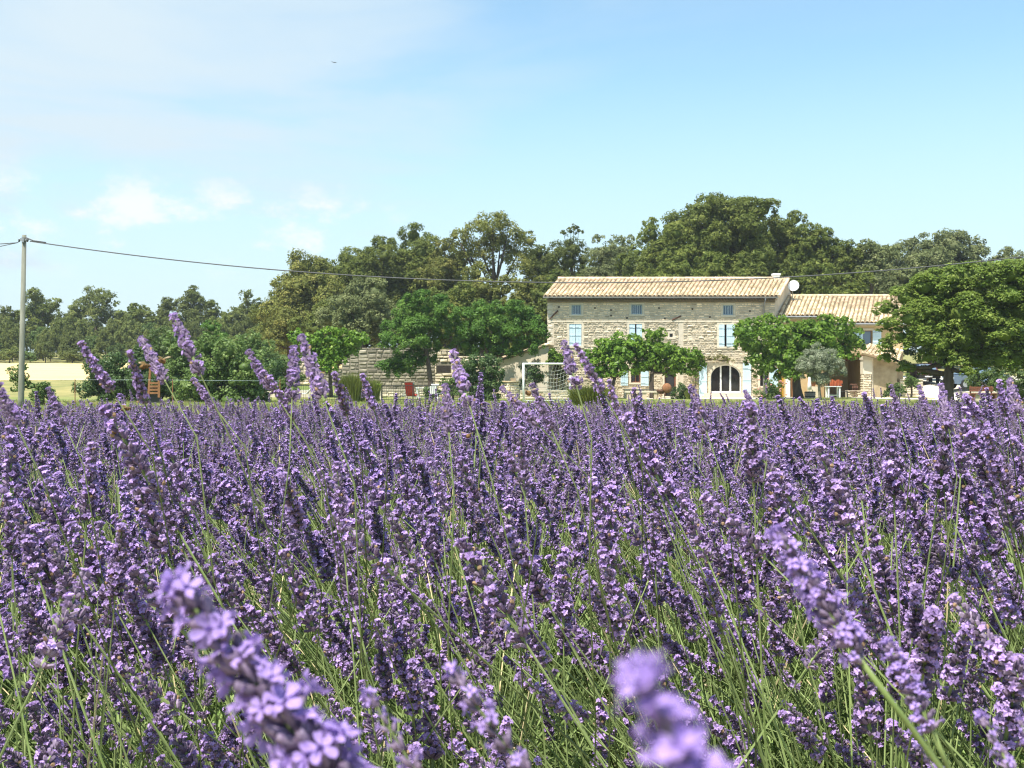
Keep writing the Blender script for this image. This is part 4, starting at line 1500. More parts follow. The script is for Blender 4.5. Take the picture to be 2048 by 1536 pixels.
lb = root('lime_ball', 'lime green ball lying on the grass by the railing', 'ball', X(756, 63), 63)
mb = MB(); r_ = .2; mb.lathe([(max(.005, r_ * math.sin(math.pi * i / 10)), .75 - r_ * math.cos(math.pi * i / 10)) for i in range(11)], 14, (X(756, 63), 63, g(X(756, 63), 63)))
mb.obj('shell', M['lime'], lb, smooth=True)
mb = MB(); mb.box((X(756, 63) - .2, 62.8, -.1), (X(756, 63) + .2, 63.2, g(X(756, 63), 63) + .55)); st = mb.obj('stone_block', M['dressed']); tag(st, 'pale stone block under the lime green ball', 'block')
lb['label'] = 'lime green ball lying on a stone block by the railing'

# white sun lounger by the pool
lo_ = root('sun_lounger', 'white sun lounger with raised back beside the pool edge', 'sun lounger', X(605, 64.5), 64.5)
x, y = X(605, 64.5), 64.5
mb = MB()
mb.add([(x - .9, y, .42), (x + .2, y, .42), (x + .75, y, 1.0), (x + .75, y + .6, 1.0), (x + .2, y + .6, .42), (x - .9, y + .6, .42)], [(0, 1, 4, 5), (1, 2, 3, 4)])
mb.add([(x - .9, y, .36), (x + .2, y, .36), (x + .78, y, .95), (x + .78, y + .6, .95), (x + .2, y + .6, .36), (x - .9, y + .6, .36)], [(5, 4, 1, 0), (4, 3, 2, 1)])
mb.add([(x - .9, y, .42), (x + .2, y, .42), (x + .75, y, 1.0), (x + .78, y, .95), (x + .2, y, .36), (x - .9, y, .36)], [(5, 4, 1, 0), (4, 3, 2, 1)])
mb.obj('mattress', M['white'], lo_)
for sx in (-.75, .35):
    for sy in (.06, .54):
        mb = MB(); mb.tube([(x + sx, y + sy, -.05), (x + sx, y + sy, .36)], .03, 6); mb.obj('leg', M['white'], lo_)

# barbecue: two rusty hemispherical bowls on a stand
YB = 66.0
bq = root('barbecue', 'rusty spherical barbecue standing open under the mulberry', 'barbecue', X(1330, YB), YB)
c1, c2 = P(1322, 779, YB), P(1334, 776, YB - .25)
rr = .30
mb = MB()
mb.lathe([(.02, -rr), (rr * .5, -rr * .86), (rr * .86, -rr * .5), (rr, 0), (rr * .93, 0), (rr * .8, -rr * .42), (rr * .4, -rr * .75), (.02, -rr * .85)], 20, c1)
mb.obj('bowl', M['rust_dark'], bq, smooth=True)
mb = MB()
Mx = Matrix.Translation(c2) @ Matrix.Rotation(math.radians(82), 4, 'X')
m2 = MB(); m2.lathe([(.01, .16), (rr * .5, .14), (rr * .85, .08), (rr, 0), (rr * .94, 0), (rr * .5, .09), (.01, .12)], 22)
mb.add([Mx @ Vector(v) for v in m2.v], m2.f)
mb.obj('lid', M['rust'], bq, smooth=True)
for k in range(3):
    t = 2 * math.pi * k / 3 + .4
    mb = MB(); mb.tube([(c1.x + .2 * math.cos(t), YB + .2 * math.sin(t), c1.z - .22), (c1.x + .3 * math.cos(t), YB + .3 * math.sin(t), g(c1.x, YB))], .02, 6); mb.obj('leg', M['rust'], bq)
mb = MB(); mb.tube([(c1.x, YB, .36), (c1.x, YB, .40)], .2, 12); mb.obj('ash_tray', M['rust_dark'], bq)

# stone bench under the mulberries
sb = root('stone_bench', 'long grey stone bench in the shade of the mulberry trees', 'bench', X(1285, 67), 67)
mb = MB(); mb.box((X(1250, 67), 66.8, .42), (X(1318, 67), 67.3, .52)); mb.obj('seat', M['dressed'], sb)
for px in (1258, 1288, 1312):
    mb = MB(); mb.box((X(px, 67) - .14, 66.85, -.1), (X(px, 67) + .14, 67.25, .419)); mb.obj('support', M['stone_bounce'], sb)
sd = root('stone_slab_table', 'low slab table on boulders against the sunlit farmhouse wall', 'stone table', X(1268, 72), 72)
mb = MB(); mb.box((X(1248, 72), 71.7, .52), (X(1312, 72), 72.4, .62)); mb.obj('slab', M['dressed'], sd)
for px in (1254, 1282, 1308):
    mb = MB(); mb.box((X(px, 72) - .2, 71.8, -.1), (X(px, 72) + .18, 72.3, .519)); mb.obj('boulder', M['stone'], sd)

# planters by the wing
hb = root('barrel_planter', 'grey half barrel planter under the spreading tree', 'planter', X(1620, 71), 71)
mb = MB(); mb.lathe([(.30, -.05), (.36, .25), (.34, .46), (.30, .46), (.29, .38)], 18, (X(1620, 71), 71, 0)); mb.obj('barrel', M['greytimber'], hb, smooth=False)
for zz in (.1, .36):
    mb = MB(); mb.lathe([(.352 if zz < .2 else .362, zz), (.372, zz + .02), (.352 if zz < .2 else .36, zz + .05)], 18, (X(1620, 71), 71, 0)); mb.obj('hoop', M['iron'], hb)
tp = root('terracotta_pot', 'small terracotta pot in front of the wing wall', 'pot', X(1628, 75), 75.2)
mb = MB(); mb.lathe([(.12, -.02), (.2, .3), (.23, .3), (.23, .36), (.17, .36), (.16, .3)], 16, (X(1628, 75), 75.2, .78)); mb.obj('pot', M['rust'], tp, smooth=True)
mb = MB(); mb.box((X(1628, 75) - .35, 75.0, -.1), (X(1628, 75) + .35, 75.5, .78)); pl = mb.obj('plinth', M['dressed']); tag(pl, 'pale stone plinth under the small terracotta pot', 'plinth')
cp = root('closed_parasol', 'narrow closed white parasol by the wing wall', 'parasol', X(1619, 74.5), 74.5)
mb = MB(); mb.lathe([(.15, .55), (.13, .9), (.09, 1.3), (.03, 1.75), (.01, 1.8)], 10, (X(1619, 74.5), 74.5, 0)); mb.obj('canopy', M['white'], cp, smooth=True)
mb = MB(); mb.tube([(X(1619, 74.5), 74.5, 0), (X(1619, 74.5), 74.5, .56)], .025, 6); mb.lathe([(.2, -.05), (.2, .06), (.04, .1)], 12, (X(1619, 74.5), 74.5, 0)); mb.obj('stand', M['white'], cp)
lowwall('low_wall', 'short stone wall inside the porch beside the pillar', 'low wall', 1694, 1726, 73.6, 783, 'stone')

# climbing frame of orange timber in the bushes
YT = 53.0
tf = root('timber_frame', 'orange brown timber frame standing in the dark left bushes', 'timber frame', X(305, YT), YT)
for (a, b, c, d, w) in ((301, 735, 297, 792, .07), (318, 757, 318, 795, .07), (301, 735, 318, 757, .05)):
    mb = MB(); p, q = P(a, b, YT), P(c, d, YT); mb.tube([p, q], w, 4); mb.obj('post', M['timber'], tf)
for k in range(4):
    mb = MB(); zz = Z(788, YT) + k * .16; mb.box((X(300, YT), YT - .06, zz), (X(317, YT), YT + .25, zz + .10)); mb.obj('plank', M['timber'], tf)
mb = MB(); mb.box((X(299, YT), YT + .1, -.1), (X(318, YT), YT + .5, Z(789, YT))); mb.obj('base', M['iron'], tf)

# white flat slab on the lawn
mb = MB(); wx = X(225, 36); mb.lathe([(.05, -.05), (.34, -.02), (.36, .04), (.30, .09), (.03, .10)], 14, (wx, 36, g(wx, 36) + .02)); o = mb.obj('white_slab', M['white'], smooth=True)
tag(o, 'flat white rounded slab lying on the left lawn', 'slab')

# driveway: low ledge and dark trough under the big tree
dl = root('stone_ledge', 'pale stone ledge along the driveway under the large tree', 'ledge', X(1955, 58), 58)
mb = MB(); mb.box((X(1925, 58), 57.8, -.2), (X(2040, 58), 58.5, Z(788, 58))); mb.obj('masonry', M['mortar'], dl)
n = 6
for i in range(n):
    mb = MB(); a, b = X(1922, 58), X(2044, 58); mb.box((a + (b - a) * i / n + .01, 57.7, Z(788, 58) + .002), (a + (b - a) * (i + 1) / n - .01, 58.6, Z(783.5, 58))); mb.obj('coping_slab', M['dressed'], dl)
db = root('wooden_bench', 'dark wooden bench in deep shade on the driveway ledge', 'bench', X(1966, 56.5), 56.5)
mb = MB()
for k in range(3):
    mb.box((X(1944, 56.5), 56.3 + .15 * k, .42), (X(1992, 56.5), 56.43 + .15 * k, .47))
mb.obj('seat', M['redwood'], db)
for k in range(2):
    mb = MB(); mb.box((X(1944, 56.5), 56.80, .56 + .14 * k), (X(1992, 56.5), 56.84, .67 + .14 * k)); mb.obj('backrest_slat', M['redwood'], db)
for px in (1947, 1989):
    mb = MB(); mb.box((X(px, 56.5) - .03, 56.32, -.1), (X(px, 56.5) + .03, 56.79, .419)); mb.box((X(px, 56.5) - .03, 56.845, -.1), (X(px, 56.5) + .03, 56.90, .85)); mb.obj('leg', M['redwood'], db)


# cars parked in the shade
def car(label, x, y, rz, paint):
    r = tag(empty('parked_car', (x, y, g(x, y) + .03), rz), label, 'car')
    prof = [(-2.0, .35), (-2.05, .62), (-1.95, .85), (-1.25, .95), (-.75, 1.38), (.55, 1.44), (1.25, 1.05), (1.85, .95), (2.0, .75), (2.02, .35)]
    mb = MB()
    V = []
    for s, k in ((-1, 1), (1, 1)):
        for (a, z_) in prof:
            w = .82 if z_ < 1.0 else .66
            V.append((a, s * w, z_))
    n = len(prof)
    F = [(i, (i + 1) % n, n + (i + 1) % n, n + i) for i in range(n)]
    F += [tuple(range(n - 1, -1, -1)), tuple(range(n, 2 * n))]
    mb.add(V, F)
    link(bpy.data.objects.new('body', mb.mesh('body', M[paint])), r, False)
    mb = MB()
    for s in (-1, 1):
        mb.add([(-1.1, s * .80, .98), (-.70, s * .685, 1.33), (.50, s * .685, 1.38), (1.1, s * .80, 1.02)], [(0, 1, 2, 3)])
    mb.add([(-1.26, -.70, .99), (-1.26, .70, .99), (-.80, .6, 1.37), (-.80, -.6, 1.37)], [(0, 1, 2, 3)])
    mb.add([(1.24, -.70, 1.09), (1.24, .70, 1.09), (.64, .6, 1.43), (.64, -.6, 1.43)], [(0, 1, 2, 3)])
    link(bpy.data.objects.new('window', mb.mesh('window', M['pane'])), r, False)
    for sx in (-1.25, 1.28):
        for s in (-1, 1):
            mb = MB(); mb.tube([(sx, s * .70, .31), (sx, s * .86, .31)], .31, 18); wh = link(bpy.data.objects.new('wheel', mb.mesh('wheel', M['rubber'])), r, False)
            mb = MB(); mb.tube([(sx, s * .861, .31), (sx, s * .872, .31)], .19, 12)
            o = bpy.data.objects.new('rim', mb.mesh('rim', M['zinc'])); COL.objects.link(o); o.parent = wh
    for s in (-1, 1):
        mb = MB(); mb.box((-2.07, s * .6 - .14, .62), (-1.98, s * .6 + .14, .76)); link(bpy.data.objects.new('headlight', mb.mesh('headlight', M['white'])), r, False)
    mb = MB(); mb.box((-2.10, -.82, .36), (-2.0, .82, .56)); link(bpy.data.objects.new('bumper', mb.mesh('bumper', M['rubber'])), r, False)
    mb = MB(); mb.box((-2.115, -.26, .42), (-2.102, .26, .52)); link(bpy.data.objects.new('number_plate', mb.mesh('number_plate', M['white'])), r, False)
    return r


car('blue grey car parked in deep shade above the hedge', X(1952, 72), 72, math.radians(8), 'car_blue')
car('dark red car parked in shade behind the lean-to', X(1846, 80), 80, math.radians(80), 'car_red')
lowwall('low_wall', 'curved pale wall beside the driveway right of the lean-to', 'low wall', 1800, 1846, 73, 760, 'stone', .5)

# electric fence wire on thin stakes across the left lawn
wf = root('wire_fence', 'single wire fence on thin stakes in front of the left bushes', 'fence', X(400, 44), 44)
for px in (150, 345, 560):
    mb = MB(); mb.tube([(X(px, 44), 44, -.1), (X(px, 44), 44, Z(758, 44))], .02, 6); mb.obj('stake', M['rust'], wf)
mb = MB(); mb.tube([(X(150, 44), 43.97, Z(759.5, 44)), (X(345, 44), 43.97, Z(760, 44)), (X(560, 44), 43.97, Z(762, 44))], .005, 4); mb.obj('wire', M['bar'], wf)

# bird
bp_ = P(668, 125, 60)
bd = tag(empty('bird', bp_), 'small dark bird gliding alone in the blue sky', 'bird')
mb = MB()
mb.lathe([(.005, -.14), (.02, -.09), (.035, 0), (.025, .07), (.02, .1), (.005, .13)], 8)
m2 = MB(); m2.add([Matrix.Rotation(math.radians(90), 4, 'X') @ Matrix.Rotation(0.2, 4, 'Y') @ Vector(v) for v in mb.v], mb.f)
link(bpy.data.objects.new('body', m2.mesh('body', M['bird'], True)), bd, False)
for s in (-1, 1):
    mb = MB(); mb.add([(s * .02, -.05, .01), (s * .16, -.03, .05 - s * .03), (s * .25, .05, .03 - s * .05), (s * .13, .06, .03 - s * .03), (s * .02, .06, .0)], [(0, 1, 2, 3, 4)])
    mb.add([(s * .02, -.05, .002), (s * .16, -.03, .042 - s * .03), (s * .25, .05, .022 - s * .05), (s * .13, .06, .022 - s * .03), (s * .02, .06, -.008)], [(4, 3, 2, 1, 0)])
    link(bpy.data.objects.new('wing', mb.mesh('wing', M['bird'])), bd, False)
bd.scale = (.62, .62, .62)

# short grass tufts on the lawn
rngK = np.random.default_rng(8)
src_gr = bpy.data.collections.new('grass_variants')
for k in range(4):
    rng = np.random.default_rng(40 + k)
    V, F = [], []
    for i in range(14):
        a = rng.uniform(0, 6.28)
        c = np.array([rng.normal() * .05, rng.normal() * .05, 0])
        h = rng.uniform(.05, .12)
        q = np.array([-math.sin(a), math.cos(a), 0]) * .005
        e = c + np.array([math.cos(a) * .05, math.sin(a) * .05, h])
        o_ = len(V)
        V += [c - q, c + q, e]
        F.append((o_, o_ + 1, o_ + 2))
    src_gr.objects.link(bpy.data.objects.new('grass_tuft_%02d' % k, raw_mesh('grass_tuft', V, F, [M['dry_blade'] if k == 3 else M['lawn_blade']])))

# haze: one box of thin pale air round camera and scene
hm = bpy.data.materials.new('haze air')
hm.use_nodes = True
hn = hm.node_tree.nodes
hn.remove(hn['Principled BSDF'])
pv = hn.new('ShaderNodeVolumePrincipled')
pv.inputs['Color'].default_value = (0.86, 0.93, 1.0, 1)
pv.inputs['Density'].default_value = 0.00032
pv.inputs['Anisotropy'].default_value = 0.2
hm.node_tree.links.new(pv.outputs[0], hn['Material Output'].inputs['Volume'])
mb = MB(); mb.box((-1600, -400, -2.0), (1600, 1900, 40))
hz = mb.obj('haze', hm)
hz['kind'] = 'stuff'
# ------------------------------------------------------------------ trees and shrubs
# big crowns behind the farmhouse, left to right
OAK = dict(mat_='oak', leaf=.27, nclump=15)
T = tree
T('oak_tree', 'rounded olive green oak at the left end of the high wood', 615, 104, 524, 150, 720, mat_='oak_light', leaf=.30, nl=14)
T('oak_tree', 'low dark oak left of the rounded olive green oak', 556, 108, 588, 105, 715, **OAK, nl=9)
T('oak_tree', 'dark oak stepping up behind the greyish holm oak', 690, 110, 500, 110, 700, **OAK, nl=12)
T('oak_tree', 'broad dark oak in the middle of the left slope of wood', 750, 106, 484, 130, 705, **OAK, nl=13)
T('oak_tree', 'tall dark oak crowning the left slope of the high wood', 832, 108, 460, 140, 705, **OAK, nl=14)
T('oak_tree', 'yellowish brown tinted oak beside the tall dark one', 888, 104, 474, 95, 690, mat_='oak_light', leaf=.26, nl=10)
T('oak_tree', 'open crowned oak with sky showing between its branches', 985, 102, 438, 150, 570, mat_='oak_light', leaf=.27, nl=13, core=None, size=.27, nclump=11, clump=.5, dens=.85, trunk_r=.34, bend=.3, nlimb=11,
  lobes=[(985, 452, 26), (955, 468, 26), (1015, 470, 26), (932, 490, 22), (1042, 492, 22), (962, 500, 20), (1000, 492, 20), (1030, 520, 24), (940, 525, 20), (985, 470, 24), (965, 540, 16), (1040, 545, 22), (918, 480, 16), (1052, 475, 16)], trunk_top=(988, 545))
T('oak_tree', 'yellow green oak low beside the left end of the farmhouse roof', 1055, 92, 545, 90, 700, mat_='oak_light', leaf=.26, nl=10)
T('oak_tree', 'brownish oak below the open crowned oak', 965, 95, 548, 110, 690, mat_='oak_light', leaf=.27, nl=11)
T('oak_tree', 'dark oak filling the gap right of the open crowned oak', 1085, 106, 490, 90, 600, **OAK, nl=10)
T('poplar_tree', 'slender tree with thin wispy top above the farmhouse ridge', 1142, 100, 446, 80, 600, mat_='wood_far', leaf=.22, nl=12, nclump=10, dens=.8,
  lobes=[(1142, 462, 9), (1128, 466, 8), (1158, 460, 9), (1148, 452, 7), (1120, 500, 24), (1150, 500, 24), (1135, 525, 30), (1165, 520, 20), (1105, 530, 22), (1140, 560, 36)], trunk_top=(1142, 500), nlimb=8, core=.55)
T('oak_tree', 'pale green open tree behind the left half of the ridge', 1205, 112, 472, 70, 590, mat_='grey', leaf=.26, nl=9, core=.4, dens=.7)
T('oak_tree', 'feathery pale tree in the notch left of the tallest oak', 1243, 114, 474, 60, 590, mat_='grey', leaf=.26, nl=9, core=.45, dens=.75)
T('oak_tree', 'upright dark oak at the left shoulder of the tallest oak', 1312, 104, 446, 80, 600, **OAK, nl=11)
T('oak_tree', 'tallest broad dark oak rising behind the farmhouse roof', 1450, 98, 381, 215, 590, mat_='oak', leaf=.29, nl=22, nclump=18, size=.30, trunk_r=.5, nlimb=10, core=.6)
T('oak_tree', 'dark oak tucked under the left side of the tallest oak', 1365, 96, 455, 90, 600, **OAK, nl=10)
T('oak_tree', 'dark oak leaning on the right side of the tallest oak', 1583, 98, 424, 110, 600, **OAK, nl=13)
T('oak_tree', 'dark oak behind the satellite dish', 1640, 98, 458, 95, 600, **OAK, nl=11)
T('oak_tree', 'dark oak stepping down right of the satellite dish', 1692, 97, 476, 80, 600, **OAK, nl=10)
T('oak_tree', 'pale topped oak above the wing roof', 1742, 96, 476, 80, 600, mat_='grey', leaf=.28, nl=11)
T('oak_tree', 'broad greyish evergreen behind the cable at the right', 1872, 112, 474, 200, 640, mat_='grey', leaf=.32, nl=16)
T('oak_tree', 'greyish evergreen dipping behind the large right hand tree', 1800, 108, 492, 90, 640, mat_='grey', leaf=.3, nl=10)
T('oak_tree', 'grey green tree at the right edge of the picture', 2035, 110, 500, 130, 640, mat_='grey', leaf=.3, nl=11)
# second row close behind the house
for i, (px, top, w, Y, lab) in enumerate((
        (1110, 545, 90, 91, 'dark oak directly behind the left end of the roof ridge'),
        (1190, 528, 95, 91, 'bushy oak behind the ridge left of centre'),
        (1262, 516, 90, 92, 'bushy dark oak behind the ridge centre'),
        (1335, 520, 95, 90, 'bushy dark oak behind the ridge right of centre'),
        (1418, 500, 90, 90, 'lower oak under the left of the tallest crown'),
        (1500, 505, 95, 90, 'lower oak under the right of the tallest crown'),
        (1560, 520, 80, 90, 'dark oak behind the small chimney'),
        (1628, 530, 90, 89, 'dark oak low behind the white dish'),
        (1700, 545, 90, 89, 'dark oak low behind the wing ridge'),
        (1765, 560, 80, 88, 'pale oak at the right end of the wing ridge'))):
    T('oak_tree', lab, px, Y, top, w, 660, mat_='oak' if i not in (1, 9) else 'grey', leaf=.28, nl=9, nclump=14)
# nearer row left of the house
T('holm_oak', 'rounded greyish holm oak above the bright green fig', 727, 84, 574, 140, 720, mat_='grey', leaf=.22, nl=14, nclump=18)
T('holm_oak', 'dark shaded oak between the olive green oak and the greyish holm oak', 655, 92, 600, 110, 730, **OAK, nl=11)
T('holm_oak', 'shaggy olive tinted oak below the rounded oak on the left', 575, 94, 626, 120, 735, mat_='oak_light', leaf=.25, nl=11)
T('holm_oak', 'dark oak behind the acacia pair', 905, 90, 575, 140, 720, **OAK, nl=12)
T('holm_oak', 'brownish oak peeping between the two acacias', 912, 80, 600, 46, 690, mat_='oak_light', leaf=.2, nl=7)
T('holm_oak', 'dark oak behind the right acacia beside the farmhouse corner', 1060, 86, 590, 90, 740, **OAK, nl=10)
T('holm_oak', 'dark oak behind the old stone wall', 810, 90, 610, 110, 730, **OAK, nl=10)
# far wood on the left: skyline trees
for i, (px, top, w, m_, lab) in enumerate((
        (12, 614, 60, 'wood_far', 'far tree at the left edge behind the pole'),
        (80, 589, 90, 'oak', 'dark flat topped far tree just right of the pole'),
        (150, 610, 50, 'wood_far', 'small far tree between the pole and the tall open one'),
        (190, 567, 85, 'wood_far', 'tallest open crowned tree of the far left wood'),
        (240, 618, 50, 'wood_far', 'low far tree right of the tall open one'),
        (272, 602, 55, 'oak', 'rounded dark far tree midway along the left wood'),
        (300, 622, 40, 'wood_far', 'small pale far tree behind the tallest lavender spikes'),
        (332, 593, 48, 'wood_far', 'pale upright far tree left of the pointed one'),
        (384, 572, 66, 'wood_far', 'pointed far tree of the left wood'),
        (424, 600, 44, 'oak', 'small dark far tree right of the pointed one'),
        (452, 618, 40, 'wood_far', 'low far tree at the gap in the wood'),
        (497, 588, 64, 'wood_far', 'far tree just left of the high wood'))):
    kw = {}
    if px == 190:
        kw = dict(core=.35, dens=.75)
    if px == 384:
        kw = dict(lobes=[(384, 580, 10), (378, 594, 14), (392, 600, 16), (372, 612, 20), (398, 616, 18), (384, 630, 30), (384, 650, 34)])
    T('wood_tree', lab, px, 150, top, w, 690, mat_=m_, leaf=.38, nl=10, nclump=12, seed=100 + i, **kw)
# undergrowth rows of the far wood share meshes
protos = []
for k in range(5):
    rng = np.random.default_rng(300 + k)
    lobes = dome_lobes(rng, (0, 0, 2.6), (3.2, 3.0, 2.6), 9, .40, -.5)
    me = crown_mesh('crown', lobes, .34, M['wood_far'] if k != 3 else M['bush'], rng, 1.0, 12, .7)
    mb = MB(); mb.tube([(0, 0, -.5), (.1, 0, 1.2), (0, 0, 2.4)], [.16, .13, .08], 6)
    protos.append((me, mb.mesh('trunk', M['bark'])))


def bush_copy(k, x, y, s, sz, rz, label, group, name='wood_shrub', cat='shrub'):
    r = tag(empty(name, (x, y, g(x, y) - .3), rz), label, cat, group)
    r.scale = (s, s, sz)
    for nm, me in zip(('crown', 'trunk'), protos[k]):
        o = bpy.data.objects.new(nm, me)
        COL.objects.link(o)
        o.parent = r
    return r


rngB = random.Random(4)
n = 0
for row, (Y, tops, step, lab) in enumerate(((143, 640, 46, 'rounded shrub in the back row of the far left wood'), (137, 668, 42, 'rounded shrub in the middle row of the far left wood'), (132, 694, 36, 'low shrub along the foot of the far left wood'))):
    px = -40
    while px < (680 if row < 2 else 640):
        x = X(px, Y)
        top = tops + rngB.uniform(-12, 12)
        h = Z(top, Y) - g(x, Y) + .3
        w = rngB.uniform(.85, 1.25) * step * 1.25 / FPX * Y / 6.4
        bush_copy(n % 5, x, Y + rngB.uniform(-2, 2), w, max(.35, h / 5.3), rngB.uniform(0, 6.28), lab, 'shrubs of the far left wood, row %s' % ('back', 'middle', 'front')[row])
        n += 1
        px += step * rngB.uniform(.8, 1.15)
# back row right of the house at the far edge of the field of view
for px, top, w in ((1990, 560, 1.2), (2080, 560, 1.3), (1930, 575, 1.1)):
    Y = 100
    bush_copy(px % 5, X(px, Y), Y, w, (Z(top, Y) - g(X(px, Y), Y)) / 5.2, px, 'dark shrub hidden behind the large right hand tree', 'shrubs behind the large right hand tree')

# rows of oaks standing behind, which close the wood
oakp = []
for k in range(6):
    rng = np.random.default_rng(340 + k)
    lobes = dome_lobes(rng, (0, 0, 5.6), (4.2, 4.0, 4.6), 15, .34, -.8)
    me = crown_mesh('crown', lobes, .34, M[('oak', 'oak', 'grey', 'oak', 'oak_light', 'wood_far')[k]], rng, 1.0, 14, .6)
    mb = MB(); mb.tube([(0, 0, -.5), (.15, 0, 2.2), (0, 0, 5)], [.34, .27, .16], 6)
    oakp.append((me, mb.mesh('trunk', M['bark'])))


def oak_copy(k, px, Y, top, w, label, group):
    x = X(px, Y)
    r = tag(empty('oak_tree', (x, Y, g(x, Y) - .2), k * 1.7 + px), label, 'tree', group)
    s = w / FPX * Y / 9.0
    r.scale = (s, s, (Z(top, Y) - g(x, Y)) / 10.3)
    for nm, me in zip(('crown', 'trunk'), oakp[k % 6]):
        o = bpy.data.objects.new(nm, me)
        COL.objects.link(o)
        o.parent = r


prof = [(540, 628), (585, 585), (640, 536), (690, 512), (745, 496), (800, 476), (860, 476), (905, 492), (945, 588), (1000, 596), (1050, 588), (1085, 504), (1130, 504), (1185, 496), (1240, 494), (1290, 476), (1340, 454), (1395, 422), (1450, 404), (1510, 409), (1570, 436), (1625, 468), (1680, 484), (1740, 490), (1800, 504), (1860, 492), (1930, 500), (2000, 514), (2060, 519)]
for k, (px, top) in enumerate(prof):
    oak_copy(k, px, 122 + 3 * (k % 3), top, 118, 'oak of the hindmost row closing the high wood', 'hindmost row of oaks in the high wood')
for k, px in enumerate(range(-30, 560, 42)):
    oak_copy(k + 2, px, 162 + 3 * (k % 3), 622 + 9 * ((k * 5) % 4), 84, 'tree of the hindmost row closing the far left wood', 'hindmost row of trees in the far left wood')
# undergrowth closing the foot of the high wood
for k, px in enumerate(range(545, 1090, 44)):
    Y = 100 + (k % 3) * 4
    top = 668 + 14 * ((k * 7) % 4)
    bush_copy(k % 5, X(px, Y), Y, 1.05 + .12 * (k % 3), max(.5, (Z(top, Y) - g(X(px, Y), Y)) / 5.2), k * 1.3, 'dark undergrowth shrub at the foot of the high wood', 'undergrowth of the high wood')
# bushes left of the pool
T('fruit_bush', 'wide pale flecked bush behind the leaning lavender spikes on the left', 455, 56, 676, 210, 806, mat_='bush', leaf=.16, nl=16, nclump=20, cat='bush', base_px=455, asp=.75)
T('fruit_bush', 'bright green bush left of the wide flecked bush', 370, 60, 662, 120, 800, mat_='bush', leaf=.16, nl=11, nclump=18, cat='bush', asp=.75)
T('fruit_bush', 'dark rounded bush right of the wheat field', 222, 58, 700, 130, 806, mat_='laurel', leaf=.15, nl=12, nclump=18, cat='bush')
T('fruit_bush', 'dark bush around the orange timber frame', 290, 57, 690, 110, 804, mat_='laurel', leaf=.15, nl=11, nclump=18, cat='bush')
T('fruit_bush', 'upright light green bush above the wide flecked bush', 430, 72, 640, 90, 760, mat_='acacia', leaf=.18, nl=9, cat='bush')
T('fruit_bush', 'light green bush right of the wide flecked bush', 500, 74, 650, 110, 770, mat_='bush', leaf=.18, nl=10, cat='bush')
T('fruit_bush', 'small dark bush at the edge of the wheat field near the stone stump', 548, 68, 700, 60, 790, mat_='laurel', leaf=.16, nl=8, cat='bush')
T('fruit_bush', 'broad dark green bush behind the bright green one on the left', 330, 72, 668, 170, 785, mat_='bush', leaf=.19, nl=12, cat='bush')
T('fruit_bush', 'leafy bush between the flecked bush and the fig', 560, 76, 690, 110, 770, mat_='bush', leaf=.19, nl=10, cat='bush')
T('fruit_bush', 'small bush low beside the pool edge', 575, 63, 745, 46, 800, mat_='bush', leaf=.13, nl=7, cat='bush')
T('shrub', 'thin leafy sapling against the utility pole', 38, 52, 716, 50, 785, mat_='bush', leaf=.13, nl=8, core=None, dens=.5, cat='shrub')
T('shrub', 'bright green shrub at the foot of the utility pole', 86, 50, 752, 56, 806, mat_='bush', leaf=.13, nl=8, cat='shrub')
# garden trees
T('fig_tree', 'bright green leafy fig in front of the stepped stone wall', 662, 66, 660, 140, 748, mat_='mulberry', leaf=.22, nl=12, nclump=14, base_px=662, asp=.85, trunk_r=.12,
  lobes=[(590, 672, 14), (605, 690, 18), (630, 685, 20), (660, 678, 22), (690, 680, 20), (715, 680, 18), (640, 715, 26), (670, 712, 26), (700, 700, 20), (660, 735, 18), (625, 705, 18), (730, 676, 10)])
T('acacia_tree', 'feathery bright acacia with a dark leaning trunk by the pool', 835, 70, 585, 160, 748, mat_='acacia', leaf=.20, dens=1.5, base_px=862, asp=.42, droop=.9, up=.7, trunk_r=.17, nclump=13, clump=.42, flat=.6, trunk_top=(850, 690), core=.5,
  lobes=[(845, 592, 16), (820, 598, 16), (880, 602, 18), (810, 618, 20), (850, 618, 26), (890, 625, 20), (790, 650, 24), (830, 650, 28), (870, 655, 26), (775, 678, 18), (810, 690, 22), (855, 690, 22), (795, 722, 22), (825, 720, 24), (850, 715, 20), (770, 734, 18), (790, 742, 16), (815, 738, 18)])
T('acacia_tree', 'broad low acacia spreading against the farmhouse corner', 1000, 71, 602, 190, 735, mat_='acacia', leaf=.20, dens=1.4, base_px=968, asp=.42, droop=.9, up=.7, trunk_r=.17, nclump=13, clump=.42, flat=.6, trunk_top=(975, 700), core=.5,
  lobes=[(930, 630, 20), (960, 622, 24), (1000, 620, 26), (1035, 618, 20), (1060, 632, 20), (915, 660, 20), (950, 660, 28), (990, 655, 30), (1030, 655, 28), (1068, 655, 20), (1085, 668, 12), (930, 690, 24), (970, 690, 28), (1010, 690, 24), (1050, 688, 22), (1075, 690, 12), (990, 712, 18), (1030, 705, 14)])
T('bay_bush', 'dense dark bay bush left of the round stone well', 965, 60, 712, 92, 810, mat_='laurel', leaf=.14, nl=14, nclump=18, cat='bush', zmin=-.8,
  lobes=[(948, 728, 20), (980, 725, 18), (930, 745, 18), (965, 750, 26), (992, 745, 14), (940, 775, 22), (975, 780, 24), (995, 770, 14), (955, 795, 20), (980, 800, 18)])
